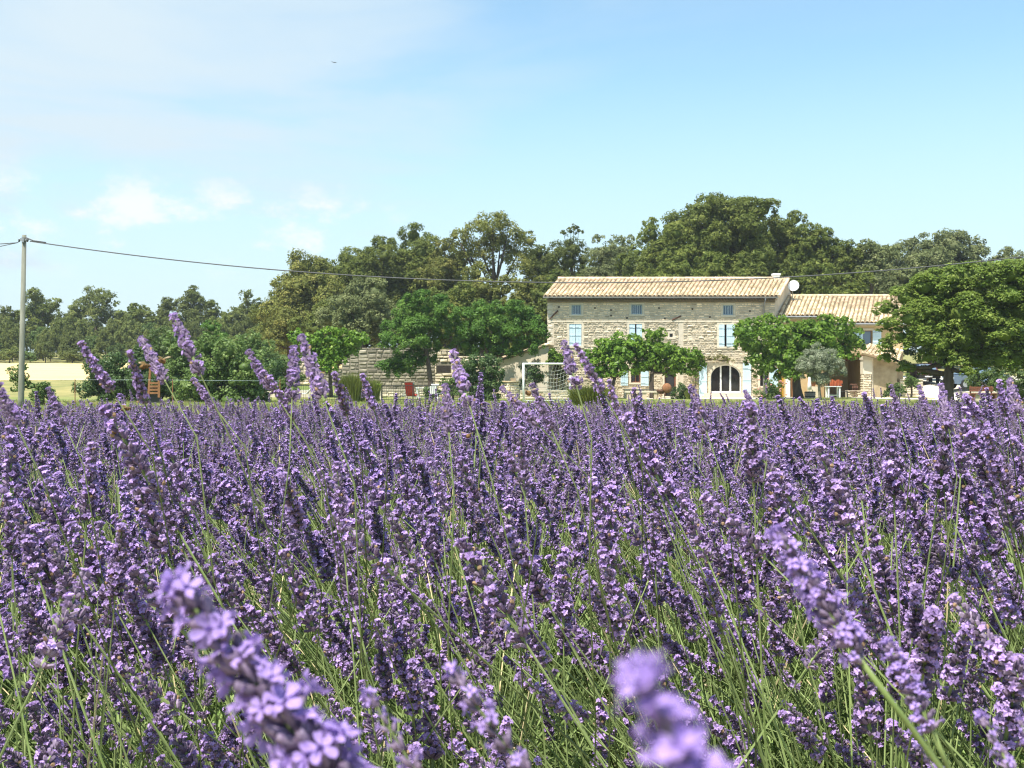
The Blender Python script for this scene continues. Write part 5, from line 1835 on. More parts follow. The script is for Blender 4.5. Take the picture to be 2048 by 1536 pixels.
T('mulberry_tree', 'pruned mulberry with a thin curved trunk before the shuttered window', 1225, 71, 672, 140, 750, mat_='mulberry', leaf=.26, base_px=1228, asp=.85, trunk_r=.12, nclump=14, clump=.42, trunk_top=(1236, 742), core=.6,
  lobes=[(1180, 712, 16), (1205, 695, 18), (1235, 685, 20), (1262, 688, 20), (1190, 720, 18), (1220, 712, 26), (1255, 710, 26), (1210, 735, 18), (1245, 735, 22), (1275, 730, 18), (1200, 748, 14), (1180, 735, 16), (1225, 742, 18), (1235, 700, 22), (1262, 712, 20)])
T('mulberry_tree', 'pruned mulberry with a straight dark trunk before the farmhouse door', 1325, 71, 660, 170, 755, mat_='mulberry', leaf=.26, base_px=1306, asp=.85, trunk_r=.17, nclump=14, clump=.42, trunk_top=(1306, 735), core=.6,
  lobes=[(1298, 672, 14), (1316, 668, 14), (1310, 690, 18), (1285, 700, 22), (1318, 710, 22), (1350, 708, 18), (1380, 712, 18), (1300, 725, 24), (1335, 725, 22), (1365, 722, 20), (1392, 722, 16), (1345, 742, 18), (1375, 742, 16), (1400, 735, 12), (1320, 738, 18), (1290, 735, 18), (1360, 730, 20), (1330, 700, 20)])
T('mulberry_tree', 'large spreading mulberry in front of the wing with heavy shade below', 1595, 69, 638, 285, 770, mat_='mulberry', leaf=.25, base_px=1598, asp=.85, trunk_r=.30, nclump=16, clump=.40, trunk_top=(1596, 735), core=.62, nlimb=8,
  lobes=[(1475, 665, 22), (1505, 658, 24), (1540, 652, 24), (1570, 652, 20), (1605, 660, 20), (1640, 650, 22), (1675, 655, 22), (1705, 675, 20), (1722, 690, 14), (1480, 690, 18), (1515, 690, 26), (1555, 685, 30), (1600, 690, 30), (1645, 685, 28), (1685, 692, 22), (1530, 718, 24), (1570, 720, 28), (1610, 720, 26), (1655, 712, 24), (1695, 710, 16), (1535, 738, 18), (1565, 748, 22), (1520, 745, 14), (1500, 722, 16), (1590, 742, 24), (1622, 735, 20), (1545, 705, 26), (1625, 672, 24), (1590, 668, 24), (1530, 672, 22), (1660, 675, 22)])
T('olive_tree', 'small silvery olive tree on the lawn before the porch', 1640, 64, 690, 96, 765, mat_='olive', leaf=.13, base_px=1641, asp=.32, trunk_r=.09, nclump=14, clump=.5, trunk_top=(1641, 748), core=.45, bark=M['bark_light'], dens=.8,
  lobes=[(1640, 702, 14), (1622, 715, 16), (1655, 712, 14), (1605, 730, 14), (1640, 730, 22), (1670, 735, 16), (1620, 745, 16), (1655, 750, 18), (1682, 748, 10), (1600, 738, 8), (1640, 762, 14)])
T('broad_tree', 'large spreading light green tree filling the right edge', 1925, 48, 518, 340, 740, mat_='chestnut', leaf=.17, base_px=1896, asp=.6, trunk_r=.27, nclump=30, clump=.32, trunk_top=(1900, 720), core=.66, nlimb=9, up=1.3, flat=.55, droop=.3,
  lobes=[(1900, 556, 34), (1950, 552, 36), (2000, 552, 36), (2050, 556, 40), (1850, 575, 32), (1812, 596, 28), (1786, 615, 22), (1776, 650, 18), (1772, 690, 16), (1790, 712, 18), (1815, 735, 16), (1880, 590, 40), (1940, 590, 46), (2000, 590, 46), (2060, 600, 46), (1800, 640, 26), (1840, 630, 36), (1890, 640, 40), (1950, 640, 44), (2020, 650, 46), (1795, 675, 22), (1830, 680, 32), (1880, 690, 34), (1930, 690, 36), (1990, 695, 40), (2050, 700, 40), (1850, 715, 22), (1900, 720, 26), (1960, 720, 26), (2030, 725, 26), (1865, 742, 14), (1918, 745, 14), (2100, 640, 50), (2100, 570, 44), (1955, 722, 30), (1990, 720, 32), (2025, 716, 34), (2065, 722, 34), (1975, 560, 34), (1925, 565, 32), (1860, 600, 30), (1970, 620, 36), (2035, 625, 40), (1915, 615, 34), (1865, 660, 32), (1985, 668, 36), (1925, 668, 32), (2085, 690, 40)])
T('broad_tree', 'dark tree shading the blue car behind the large right hand tree', 1965, 75, 640, 190, 722, mat_='laurel', leaf=.24, nl=14, nclump=16, size=.42)
T('broad_tree', 'dark tree shading the red car beyond the lean-to', 1858, 83, 655, 110, 720, mat_='laurel', leaf=.24, nl=11, nclump=16, size=.42)
T('broad_tree', 'dark tree at the far right behind the hedge', 2062, 72, 640, 150, 730, mat_='laurel', leaf=.24, nl=12, nclump=16, size=.42)
T('hedge_bush', 'clipped rounded hedge below the large right hand tree', 2000, 60, 738, 130, 792, mat_='bush', leaf=.13, nl=14, nclump=20, cat='hedge', zmin=-.8, depth=.6,
  lobes=[(1950, 757, 16), (1975, 752, 18), (2005, 750, 18), (2035, 748, 18), (2060, 750, 18), (1960, 772, 14), (1990, 770, 16), (2020, 770, 16), (2050, 770, 16)])
T('rose_bush', 'flowering rose bush right of the arched door', 1542, 66, 758, 66, 808, mat_='bush', leaf=.11, nl=10, nclump=14, cat='bush', core=.5, dens=.8)
T('oleander_bush', 'spiky oleander between the barbecue and the arched door', 1362, 68, 764, 52, 804, mat_='laurel', leaf=.2, nl=8, nclump=14, cat='bush', asp=.22, core=.5)
T('shrub', 'feathery shrub growing behind the football goal', 1068, 71.5, 722, 60, 786, mat_='laurel', leaf=.24, nl=8, nclump=12, asp=.2, core=.35, dens=.7)
T('shrub', 'yellow green shrub high at the left corner of the farmhouse', 1110, 73.5, 698, 40, 740, mat_='mulberry', leaf=.18, nl=6, asp=.8)
T('shrub', 'dark climber on the farmhouse corner behind the net', 1122, 74.2, 722, 36, 782, mat_='oak_light', leaf=.16, nl=7, core=.5)
T('shrub', 'leafy shrub between the railing and the old stone wall', 905, 63, 752, 50, 806, mat_='bush', leaf=.13, nl=8, dens=.8)
T('shrub', 'low shrub behind the railing near the acacia trunk', 862, 62.5, 772, 46, 806, mat_='bush', leaf=.12, nl=7, dens=.7)
T('shrub', 'low shrub at the foot of the lean-to wall', 1790, 66, 765, 46, 806, mat_='bush', leaf=.13, nl=7)
T('shrub', 'small green shrub above the driveway wall', 1822, 71, 746, 36, 790, mat_='bush', leaf=.13, nl=6)
# roses and a vine over the arched door
rng = np.random.default_rng(77)
rb = [o for o in bpy.data.objects if o.name.startswith('rose_bush')][0]
for k in range(22):
    p = P(1542 + rng.uniform(-30, 32), 758 + rng.uniform(0, 45), 65.2 + rng.uniform(-.2, .2))
    mb = MB(); mb.lathe([(.01, -.03), (.05, -.01), (.06, .02), (.03, .05), (.01, .05)], 7, p); mb.obj('rose', M['flower_pink'], rb)
vn = tag(empty('climbing_vine', P(1425, 722, 74.7)), 'thin climbing vine trained over the arched door', 'vine')
lobes = [(tuple(P(px, py, 74.72)), (.33, .16, .2)) for px, py in ((1388, 716), (1398, 720), (1410, 719), (1424, 717), (1438, 715), (1450, 718), (1460, 722), (1392, 735), (1390, 752), (1389, 770))]
link(bpy.data.objects.new('leaves', crown_mesh('leaves', lobes, .14, M['oak_light'], rng, .7, 9, None, clump=.5)), vn)
mb = MB(); mb.tube([P(1389, 797, 74.85), P(1391, 760, 74.85), P(1390, 722, 74.85), P(1425, 719, 74.85), P(1458, 722, 74.85)], .03, 6); mb.obj('stem', M['bark'], vn)


# tall ornamental grasses
def tall_grass(label, px, Y, top, wpx, n, m='grassblade', spread=.5):
    rng = np.random.default_rng(hash_str(label))
    x, z0 = X(px, Y), g(X(px, Y), Y)
    H = Z(top, Y) - z0
    w = wpx / FPX * Y / 2
    r = tag(empty('ornamental_grass', (x, Y, z0)), label, 'grass clump')
    V, F, Tn = [], [], []
    for i in range(n):
        a = rng.uniform(0, 2 * math.pi)
        rr = w * spread * math.sqrt(rng.random())
        b = Vector((x + rr * math.cos(a), Y + rr * math.sin(a), z0 - .05))
        h = H * rng.uniform(.6, 1.08) * (1 - .25 * rr / w)
        out = Vector((math.cos(a), math.sin(a), 0)) * (w * rng.uniform(.15, .75)) * (rr / w + .25)
        wd = rng.uniform(.012, .022)
        t = Vector((-math.sin(a + rng.normal()), math.cos(a + rng.normal()), 0)) * wd
        m1, m2, e = b + Vector((0, 0, h * .45)) + out * .25, b + Vector((0, 0, h * .8)) + out * .6, b + Vector((0, 0, h)) + out
        o = len(V)
        V += [b - t, b + t, m1 + t, m1 - t, m2 + t * .7, m2 - t * .7, e]
        F += [(o, o + 1, o + 2, o + 3), (o + 3, o + 2, o + 4, o + 5), (o + 5, o + 4, o + 6)]
        Tn += [rng.random()] * 3
    link(bpy.data.objects.new('blades', raw_mesh('blades', V, F, [M[m]], tint=Tn)), r)
    return r


tall_grass('tall yellow green grass clump behind the double lavender spike', 706, 57, 742, 86, 1500)
tall_grass('second tall grass clump just right of the first by the railing', 745, 58, 755, 50, 800)
tall_grass('dense rounded broom clump right of the football goal', 1182, 46, 765, 84, 2200, spread=.75)
tall_grass('tall grass tuft at the right edge below the hedge', 2036, 50, 772, 70, 1000, spread=.8)
tall_grass('dry grass tuft beside the oleander', 1380, 67, 776, 30, 400)

# ------------------------------------------------------------------ lavender
LM = [M['stem'], M['calyx'], M['petal'], M['wither']]


def basis(d):
    d = np.asarray(d, float)
    d = d / np.linalg.norm(d)
    r = np.array([0, 0, 1.0]) if abs(d[2]) < .9 else np.array([1.0, 0, 0])
    u = np.cross(r, d)
    u /= np.linalg.norm(u)
    return u, np.cross(d, u), d


def head_plan(rng, whorls=8, gap=False, full=1.0, per=9):
    """calyces and florets of one flower head along +Z, length 1"""
    cal, flo = [], []
    ts = list(np.linspace(.03, .90, whorls))
    if gap:
        ts = [-.02, .03] + list(np.linspace(.25, .90, whorls - 2))
    for wi, t in enumerate(ts):
        prof = (1 - .50 * max(0, t - .35) / .65) * (.80 if t < .05 and not gap else 1)
        n = max(4, int(per * prof + rng.uniform(-.5, .9)))
        ph = rng.uniform(0, 6.28)
        for k in range(n):
            a = ph + 2 * math.pi * k / n + rng.normal() * .12
            el = math.radians(38 + 27 * t + rng.normal() * 10)
            d = np.array([math.cos(a) * math.cos(el), math.sin(a) * math.cos(el), math.sin(el)])
            p = np.array([math.cos(a) * .018, math.sin(a) * .018, t + rng.normal() * .022])
            L = .098 * prof * rng.uniform(.85, 1.15)
            cal.append((p, d, L, .0205 * rng.uniform(.85, 1.2)))
            if rng.random() < .54 * full:
                el2 = el - math.radians(14) + rng.normal() * .15
                d2 = np.array([math.cos(a) * math.cos(el2), math.sin(a) * math.cos(el2), math.sin(el2)])
                flo.append((p + d * L * .92, d2, .040 * rng.uniform(.7, 1.3) * (.75 + .25 * prof)))
            elif rng.random() < .06:
                flo.append((p + d * L * .95, d, -.022))
    for k in range(6):
        a = k * 1.05
        d = np.array([math.cos(a) * .45, math.sin(a) * .45, 1.0])
        cal.append((np.array([0, 0, .90]), d, .10, .017))
        if k % 2 == 0:
            flo.append((np.array([math.cos(a) * .03, math.sin(a) * .03, .985]), d, .045))
    return cal, flo


class LB:
    def __init__(s):
        s.v, s.f, s.m, s.t = [], [], [], []

    def ring_tube(s, rings, n, mi, tint, u, w):
        o = len(s.v)
        for (c, r) in rings:
            for k in range(n):
                a = 2 * math.pi * k / n
                s.v.append(c + (u * math.cos(a) + w * math.sin(a)) * r)
        for i in range(len(rings) - 1):
            for k in range(n):
                a, b = o + i * n + k, o + i * n + (k + 1) % n
                s.f.append((a, b, b + n, a + n))
                s.m.append(mi)
                s.t.append(tint)

    def calyx(s, p, d, L, r, n, rng):
        u, w, d = basis(d)
        tt = rng.random()
        s.ring_tube([(p, r * .35), (p + d * L * .45, r), (p + d * L * .88, r * .85), (p + d * L, r * .45)], n, 1, tt, u, w)

    def floret(s, p, d, size, rng, petals=5, mi=2, spin=None):
        if size < 0:
            u, w, d = basis(d)
            s.ring_tube([(p, -size * .6), (p + d * -size, -size), (p + d * -size * 2, -size * .4)], 4, 3, .5, u, w)
            return
        u, w, d = basis(d)
        sp = rng.uniform(0, 6.28) if spin is None else spin
        tt = rng.random()
        c = p + d * size * .35
        for k in range(petals):
            a = sp + 2 * math.pi * k / petals + rng.normal() * .1
            r = u * math.cos(a) + w * math.sin(a)
            q = np.cross(d, r)
            l = size * rng.uniform(.85, 1.15)
            o = len(s.v)
            s.v += [c - d * size * .35, c + r * l * .5 + q * l * .36 + d * size * .16, c + r * l * .98 - d * size * .05, c + r * l * .5 - q * l * .36 + d * size * .16]
            s.f.append((o, o + 1, o + 2, o + 3))
            s.m.append(mi)
            s.t.append(min(1, max(0, tt + rng.normal() * .15)))

    def stem(s, pts, r0, r1, n=4):
        pts = [np.asarray(p, float) for p in pts]
        rings = []
        u, w, _ = basis(pts[-1] - pts[0])
        for i, p in enumerate(pts):
            rings.append((p, r0 + (r1 - r0) * i / (len(pts) - 1)))
        s.ring_tube(rings, n, 0, .5, u, w)

    def xform(s, other, R, off, k):
        """append a head built on +Z"""
        o = len(s.v)
        for v in other.v:
            s.v.append(R @ (np.asarray(v) * k) + off)
        s.f += [tuple(i + o for i in f) for f in other.f]
        s.m += other.m
        s.t += other.t

    def mesh(s, name, mats=None, smooth=False):
        return raw_mesh(name, s.v, s.f, mats or LM, s.m, s.t, smooth)


def head_mesh(rng, detail, **kw):
    cal, flo = head_plan(rng, **kw)
    b = LB()
    b.stem([(0, 0, -.02), (0, 0, .95)], .018, .010, 5)
    n = 6 if detail > 1 else 4
    for c in cal:
        b.calyx(*c, n, rng)
    return b, flo


def add_florets(b, flo, rng, petals=5):
    for f in flo:
        b.floret(*f, rng, petals)


# --- single floret meshes for the blurred foreground heads (rounded petals)
def hero_floret(k):
    rng = np.random.default_rng(900 + k)
    V, F, T_ = [], [], []
    n = 8
    prof = [(.20, -.75), (.22, -.2), (.34, .12)]
    for (r, z) in prof:
        for i in range(n):
            a = 2 * math.pi * i / n
            V.append((r * math.cos(a), r * math.sin(a), z))
    for j in range(2):
        for i in range(n):
            F.append((j * n + i, j * n + (i + 1) % n, (j + 1) * n + (i + 1) % n, (j + 1) * n + i))
            T_.append(.4)
    for p in range(5):
        a = 2 * math.pi * p / 5 + rng.normal() * .1
        l = (1.15 if p in (0, 1) else .9) * rng.uniform(.9, 1.1)
        w = .36 * rng.uniform(.8, 1.25)
        R = np.array([math.cos(a), math.sin(a), 0])
        Q = np.array([-math.sin(a), math.cos(a), 0])
        curl = rng.uniform(-.35, .6)
        grid = []
        for i, (u, ww) in enumerate(((.25, .34), (.55, .85), (.85, 1.0), (1.08, .55))):
            for s in (-1, 0, 1):
                z = .12 + .42 * u - curl * u * u - (.12 if s == 0 else 0) + .10 * rng.normal() * u
                grid.append(R * l * u + Q * w * ww * s + np.array([0, 0, z]))
        o = len(V)
        V += [tuple(x) for x in grid]
        for i in range(3):
            for s in range(2):
                F.append((o + i * 3 + s, o + i * 3 + s + 1, o + (i + 1) * 3 + s + 1, o + (i + 1) * 3 + s))
                T_.append(.35 + .4 * rng.random())
    return raw_mesh('floret', V, F, [M['petal_near']], tint=T_, smooth=True)


FLORETS = [hero_floret(k) for k in range(4)]
wb_ = MB(); wb_.lathe([(.1, -.6), (.5, -.2), (.62, .3), (.35, .75), (.05, .9)], 8)
WITHER = wb_.mesh('withered_floret', M['wither'], True)


def quat_to(d, spin=0.0):
    d = Vector(d).normalized()
    q = Vector((0, 0, 1)).rotation_difference(d)
    return q @ Quaternion((0, 0, 1), spin)


def hero_stalk(label, tip, base, dist, tilt=0.0, kind='near', stem_end=None, gap=False, seed=1, full=1.0, whorls=8, per=9, width=1.0, group=None, fsc=1.0):
    """a stalk whose head runs from base to tip (photo pixels) at the given distance"""
    rng = np.random.default_rng(seed)
    pb = P(base[0], base[1], dist)
    pt = P(tip[0], tip[1], dist * (1 + tilt))
    ax = pt - pb
    L = ax.length
    ax.normalize()
    # stem path: continue below the head, then bend down to the bush
    if stem_end is not None:
        e = P(stem_end[0], stem_end[1], dist * 1.02)
        path = [pb, pb.lerp(e, .5), e, e + (e - pb) * 1.2 + Vector((0, .03, -.15))]
    else:
        s = min(.10, L * 1.2)
        p1 = pb - ax * s
        p2 = p1 - ax * s * .9 + Vector((rng.normal() * .02, .03, -.07))
        p3 = p2 + Vector((-ax.x * .06 + rng.normal() * .03, .07, -.14))
        path = [pb, p1, p2, p3, p3 + Vector((rng.normal() * .02, .06, -.30))]
    path[-1].z = min(path[-1].z, .32)
    root_ = tag(empty('lavender_stalk', path[-1]), label, 'lavender', group)
    mb = MB()
    kk = 1.0 if kind == 'near' else .50
    mb.tube(path, [kk * q for q in (.0011, .0012, .0013, .0014, .0015)][:len(path)], 6)
    st_ = mb.obj('stem', M['stem' if kind == 'near' else 'stem_dark'], root_, smooth=True)
    b, flo = head_mesh(rng, 2 if kind == 'near' else 1, gap=gap, full=full, whorls=whorls, per=per)
    q = quat_to(ax, rng.uniform(0, 6.28))
    Mx = Matrix.Translation(pb) @ q.to_matrix().to_4x4() @ Matrix.Diagonal((L * width, L * width, L, 1))
    if kind != 'near':
        add_florets(b, flo, rng)
    hd = bpy.data.objects.new('flower_head', b.mesh('flower_head', smooth=(kind == 'near')))
    COL.objects.link(hd)
    hd.parent = root_
    hd.matrix_parent_inverse = Matrix.Translation(-root_.location)
    hd.matrix_basis = Mx
    hd['_w'] = 1
    if kind == 'near':
        for (p, d, s) in flo:
            me = FLORETS[rng.integers(4)] if s > 0 else WITHER
            o = bpy.data.objects.new('floret' if s > 0 else 'withered_floret', me)
            COL.objects.link(o)
            o.parent = hd
            sc = abs(s) * (1.1 if s > 0 else 1.3) * fsc
            o.matrix_basis = Matrix.Translation(Vector(p) + Vector(d) * sc * .5) @ quat_to(d, rng.uniform(0, 6.28)).to_matrix().to_4x4() @ Matrix.Diagonal((sc, sc, sc, 1))
    return root_


# foreground heads, close to the lens
hero_stalk('large blurred lavender spike leaning left across the lower left', (352, 1172), (735, 1640), .270, .05, gap=False, seed=1, whorls=11, per=11, width=.95, full=1.2, fsc=1.0)
hero_stalk('hugely blurred pale lavender tip at the bottom right of centre', (1285, 1352), (1480, 1760), .105, .05, seed=2, whorls=6, per=9, width=1.15, fsc=1.75, full=1.8)
hero_stalk('blurred lavender tip rising from the bottom edge at the centre', (905, 1345), (1120, 1640), .34, .05, seed=3, whorls=7, per=7, width=.80)
hero_stalk('small blurred lavender tip right of the largest leaning spike', (738, 1390), (890, 1640), .34, .03, seed=4, whorls=6, per=7, width=.78)
hero_stalk('large sharp lavender spike leaning left on the right side with bare stem', (1552, 1062), (1722, 1322), .40, .04, stem_end=(1900, 1560), seed=5, whorls=12, per=10, width=.95, full=1.15)
hero_stalk('drooping lavender spike behind the bare stem at the lower right', (1775, 1285), (1866, 1465), .46, .04, stem_end=(1915, 1580), seed=6, whorls=10, per=10, width=1.25, full=.9)
hero_stalk('dark lavender spike low beside the bare stem at the bottom right', (1828, 1462), (1900, 1600), .46, .02, seed=7, whorls=6, per=9, width=1.0)
hero_stalk('pale blurred lavender tip in the bottom right corner', (1962, 1432), (2080, 1640), .40, .04, seed=8, whorls=7, per=8, width=.85)
hero_stalk('small lavender tip beside the pale one in the right bottom corner', (2040, 1440), (2085, 1560), .45, .04, seed=9, whorls=6, per=8, width=.9)

# spikes that stand out against the garden, left to right
SKY = [
    ('thick dark lavender spike cut by the left edge of the picture', (-6, 768), (34, 852), .75, 1.25),
    ('lavender spike in front of the foot of the utility pole', (96, 776), (128, 846), 1.05, 1.1),
    ('long lavender spike leaning left in front of the wheat field', (160, 684), (226, 786), .86, 1.0),
    ('upright lavender spike before the dark bush and timber frame', (258, 702), (290, 806), .86, .95),
    ('lavender spike leaning left between the timber frame and the flecked bush', (282, 677), (330, 762), .9, .85),
    ('tallest lavender spike of the left group with a bead below its head', (346, 630), (398, 742), .86, .95),
    ('short lavender spike right of the tallest left one', (385, 757), (432, 818), 1.0, 1.0),
    ('lavender spike leaning left before the flecked bush', (496, 702), (548, 784), .95, 1.0),
    ('dark lavender spike leaning into the pair by the pool', (538, 752), (588, 842), .95, .95),
    ('upright lavender spike of the close pair by the pool', (588, 694), (584, 795), .95, 1.0),
    ('leaning lavender spike of the close pair before the fig tree', (602, 674), (648, 800), .86, .9),
    ('lavender spike below the close pair in front of the grass clump', (668, 745), (694, 830), .95, 1.05),
    ('short lavender spike before the gap between the grass clumps', (724, 748), (748, 820), 1.0, 1.1),
    ('tall lavender spike before the acacia trunk and bay bush', (906, 702), (938, 808), .9, .95),
    ('dark upright lavender spike below the deck chairs', (890, 770), (898, 868), .9, 1.0),
    ('lavender spike leaning left in front of the round well', (1003, 775), (1078, 852), .95, .9),
    ('dark lavender spike in front of the football goal', (1064, 768), (1104, 862), .9, 1.0),
    ('left of the two lavender spikes before the farmhouse corner', (1128, 684), (1152, 768), .9, 1.0),
    ('right of the two lavender spikes before the farmhouse corner', (1150, 688), (1206, 786), .86, .95),
    ('lavender spike right of the broom clump', (1218, 760), (1240, 850), 1.0, .95),
    ('upright lavender spike before the stone bench', (1268, 776), (1276, 858), 1.1, 1.0),
    ('pale lavender spike left of the arched door', (1382, 772), (1412, 860), 1.05, 1.05),
    ('small lavender spike in front of the arched door', (1440, 786), (1452, 808), 1.9, 1.0),
    ('short lavender spike just right of the arched door', (1490, 782), (1508, 826), 1.3, 1.1),
    ('lavender spike curving left on the lawn before the olive tree', (1598, 795), (1640, 850), 1.4, .9),
    ('lavender spike in front of the stone pillar', (1728, 786), (1752, 848), 1.3, 1.0),
    ('lavender spike before the wall of the lean-to', (1782, 770), (1800, 840), 1.2, 1.0),
    ('lavender spike left of the trunk of the large right tree', (1838, 772), (1858, 838), 1.2, 1.0),
    ('lavender spike on the trunk of the large right tree', (1882, 770), (1896, 850), 1.15, 1.0),
    ('lavender spike leaning left before the dark bench', (1930, 790), (1968, 850), 1.2, .95),
    ('left of the paired lavender spikes at the right edge', (1998, 760), (2012, 836), 1.05, 1.1),
    ('right of the paired lavender spikes at the right edge', (2020, 760), (2036, 830), 1.05, 1.0),
    ('broad lavender spike standing dark in the right mid field', (1975, 862), (2000, 965), .95, 1.15),
    ('dark lavender spike standing in the middle of the field', (1008, 885), (1038, 962), .95, 1.1),
    ('dark lavender spike standing left of the field centre', (565, 948), (602, 1060), .95, 1.1),
    ('stout lavender spike in the left mid field', (300, 945), (352, 1065), .9, 1.1),
]
for i, (lab, tip, base, dist, wd) in enumerate(SKY):
    hero_stalk(lab, tip, base, dist, np.random.default_rng(i).uniform(-.03, .05), kind='mid', seed=50 + i, gap=(i % 4 == 1), whorls=13, per=10, width=wd * 1.02, full=.95)


# --- stalk variants for the field
def stalk_variant(k, detail):
    rng = np.random.default_rng(500 + k)
    SL = rng.uniform(.36, .52)
    HL = rng.uniform(.064, .100)
    bend = rng.uniform(-.10, .10)
    pts = [np.array([bend * (t ** 2) * SL, 0, t * SL]) for t in np.linspace(0, 1, 5)]
    stem = LB()
    stem.stem(pts, .0014, .0009, 4 if detail else 3)
    ax = pts[-1] - pts[-2]
    u, w, d = basis(ax)
    R = np.stack([u, w, d], 1)
    head = LB()
    kw = dict(whorls=int(rng.integers(10, 14)) if detail else 9, per=9 if detail else 8, gap=bool(k % 3 == 0), full=rng.uniform(.75, 1.0))
    if k % 7 == 6:
        kw['full'] = .35
    b, flo = head_mesh(rng, 1 if detail else 0, **kw)
    add_florets(b, flo, rng, 5 if detail else 3)
    Rw = R @ np.diag([1.16, 1.16, 1.0])
    head.xform(b, Rw, pts[-1], HL)
    if k % 5 == 2:            # a side branch with a smaller head
        h2, f2 = head_mesh(rng, 0, whorls=3, per=7)
        add_florets(h2, f2, rng, 5 if detail else 3)
        sd_ = np.array([.5, .25, .85])
        u, w, d = basis(sd_)
        j = pts[-1] - ax / np.linalg.norm(ax) * .05
        stem.stem([j, j + d * .03], .0008, .0007, 3)
        head.xform(h2, np.stack([u, w, d], 1) * 1.1, j + d * .03, HL * .62)
    return stem, head, SL


NV = 14
VAR = [stalk_variant(k, True) for k in range(NV)]
STEM_ME = [v[0].mesh('stem') for v in VAR]
HEAD_ME = [v[1].mesh('flower_head') for v in VAR]


def full_mesh(v, name):
    b = LB()
    for p in v[:2]:
        b.xform(p, np.eye(3), np.zeros(3), 1.0)
    return b.mesh(name)


src_hi = bpy.data.collections.new('lavender_variants_near')
src_lo = bpy.data.collections.new('lavender_variants_far')
for k in range(NV):
    src_hi.objects.link(bpy.data.objects.new('near_stalk_%02d' % k, full_mesh(VAR[k], 'near_stalk')))
    src_lo.objects.link(bpy.data.objects.new('far_stalk_%02d' % k, full_mesh(stalk_variant(k, False), 'far_stalk')))
# dry straw stalks
ns = 3
for k in range(ns):
    rng = np.random.default_rng(700 + k)
    b = LB()
    b.stem([np.array([.04 * t * t * (k - 1), 0, t * .42]) for t in np.linspace(0, 1, 4)], .0015, .0010, 3)
    for c in (src_hi, src_lo):
        c.objects.link(bpy.data.objects.new('zz_straw_%02d' % k, raw_mesh('straw', b.v, b.f, [M['straw']])))

# bushes in rows
rngL = np.random.default_rng(2024)
bushes = []
row = 0
y = .55
while y < 12.6:
    x = -13.0
    while x < 13.0:
        bx, by = x + rngL.normal() * .07, y + rngL.normal() * .06 + .10 * x * .6
        x += .46
        if by < -.2 or by > 12.4 or abs(bx) > .56 * max(by, 0) + 1.5:
            continue
        if math.hypot(bx, by) < .80:
            continue
        bushes.append((bx, by, rngL.uniform(.85, 1.12)))
    y += .66 if row % 2 else .74
    row += 1
pos, dirs, scl, idx, spin = [], [], [], [], []
for (bx, by, bs) in bushes:
    n = int(104 * bs)
    hb = rngL.uniform(-.055, .045) - .015 * min(1, max(0, (by - 1.5) / 2)) - .12 * min(1, max(0, (by - 3) / 6))
    for i in range(n):
        r = math.sqrt(rngL.random())
        a = rngL.uniform(0, 6.28)
        th = math.radians(4 + 40 * r + rngL.normal() * 7)
        d = np.array([math.sin(th) * math.cos(a) - .24 - .20 * min(1, max(0, .25 - bx * .7 / max(1, by * .6))) + rngL.normal() * .08, math.sin(th) * math.sin(a) + rngL.normal() * .05, math.cos(th)])
        d /= np.linalg.norm(d)
        p = np.array([bx + .22 * r * math.cos(a), by + .22 * r * math.sin(a), .24 + hb + .09 * (1 - r * r) + rngL.uniform(-.07, .05)])
        pos.append(p)
        dirs.append(d)
        s_ = bs * rngL.uniform(.82, 1.18)
        scl.append(s_)
        idx.append(rngL.integers(NV) if rngL.random() > .06 else NV + rngL.integers(ns))
        spin.append(rngL.uniform(0, 6.28))
pos, dirs, scl, idx, spin = map(np.array, (pos, dirs, scl, idx, spin))
SLs = np.array([v[2] for v in VAR] + [.42] * ns)
tips = pos + dirs * (SLs[idx] * scl)[:, None]
rel = tips - np.array([0, 0, CAMZ])
# heads that would sit right in front of the lens are left to the stalks built one by one
near = (np.linalg.norm(rel, axis=1) < .93) & (rel[:, 1] > -.1)
mid = (np.linalg.norm(pos + dirs * (SLs[idx] * scl * .6)[:, None] - np.array([0, 0, CAMZ]), axis=1) < .55)
# no stalk stands more than a little above eye level
high = (tips[:, 2] + .06 * scl > CAMZ - .012 + .012 * np.maximum(tips[:, 1] - 1.0, 0) * .0) & (rngL.random(len(tips)) < .93)
top_line = CAMZ - 31 / FPX * np.maximum(tips[:, 1], .3)
high |= (tips[:, 2] + .075 * scl > top_line) & (rngL.random(len(tips)) < .88)
keep = ~(near | mid | high)
pos, dirs, scl, idx, spin, tips = (q[keep] for q in (pos, dirs, scl, idx, spin, tips))
# close leaning spikes that stand clear of the canopy
ex = {'p': [], 'd': [], 's': [], 'i': [], 't': []}
for k in range(160):
    if k < 84:
        px_, py_ = rngL.uniform(-10, 2060), 965 + 400 * rngL.random() ** 1.2
        dd = rngL.uniform(.95, 1.5)
        le = math.radians(rngL.normal() * 11 + (30 if px_ < 900 else 22))
    else:
        px_, py_ = rngL.uniform(-10, 2060), rngL.uniform(1270, 1600)
        dd = rngL.uniform(1.05, 1.7)
        le = math.radians(rngL.normal() * 32 + 10)
    d = np.array([-math.sin(le), rngL.normal() * .12, math.cos(le)])
    d /= np.linalg.norm(d)
    v = int(rngL.integers(NV))
    sc = rngL.uniform(.9, 1.12)
    t = np.array(P(px_, py_, dd))
    ex['p'].append(t - d * (SLs[v] * sc)); ex['d'].append(d); ex['s'].append(sc); ex['i'].append(v); ex['t'].append(t)
pos = np.concatenate([pos, ex['p']]); dirs = np.concatenate([dirs, ex['d']]); scl = np.concatenate([scl, ex['s']])
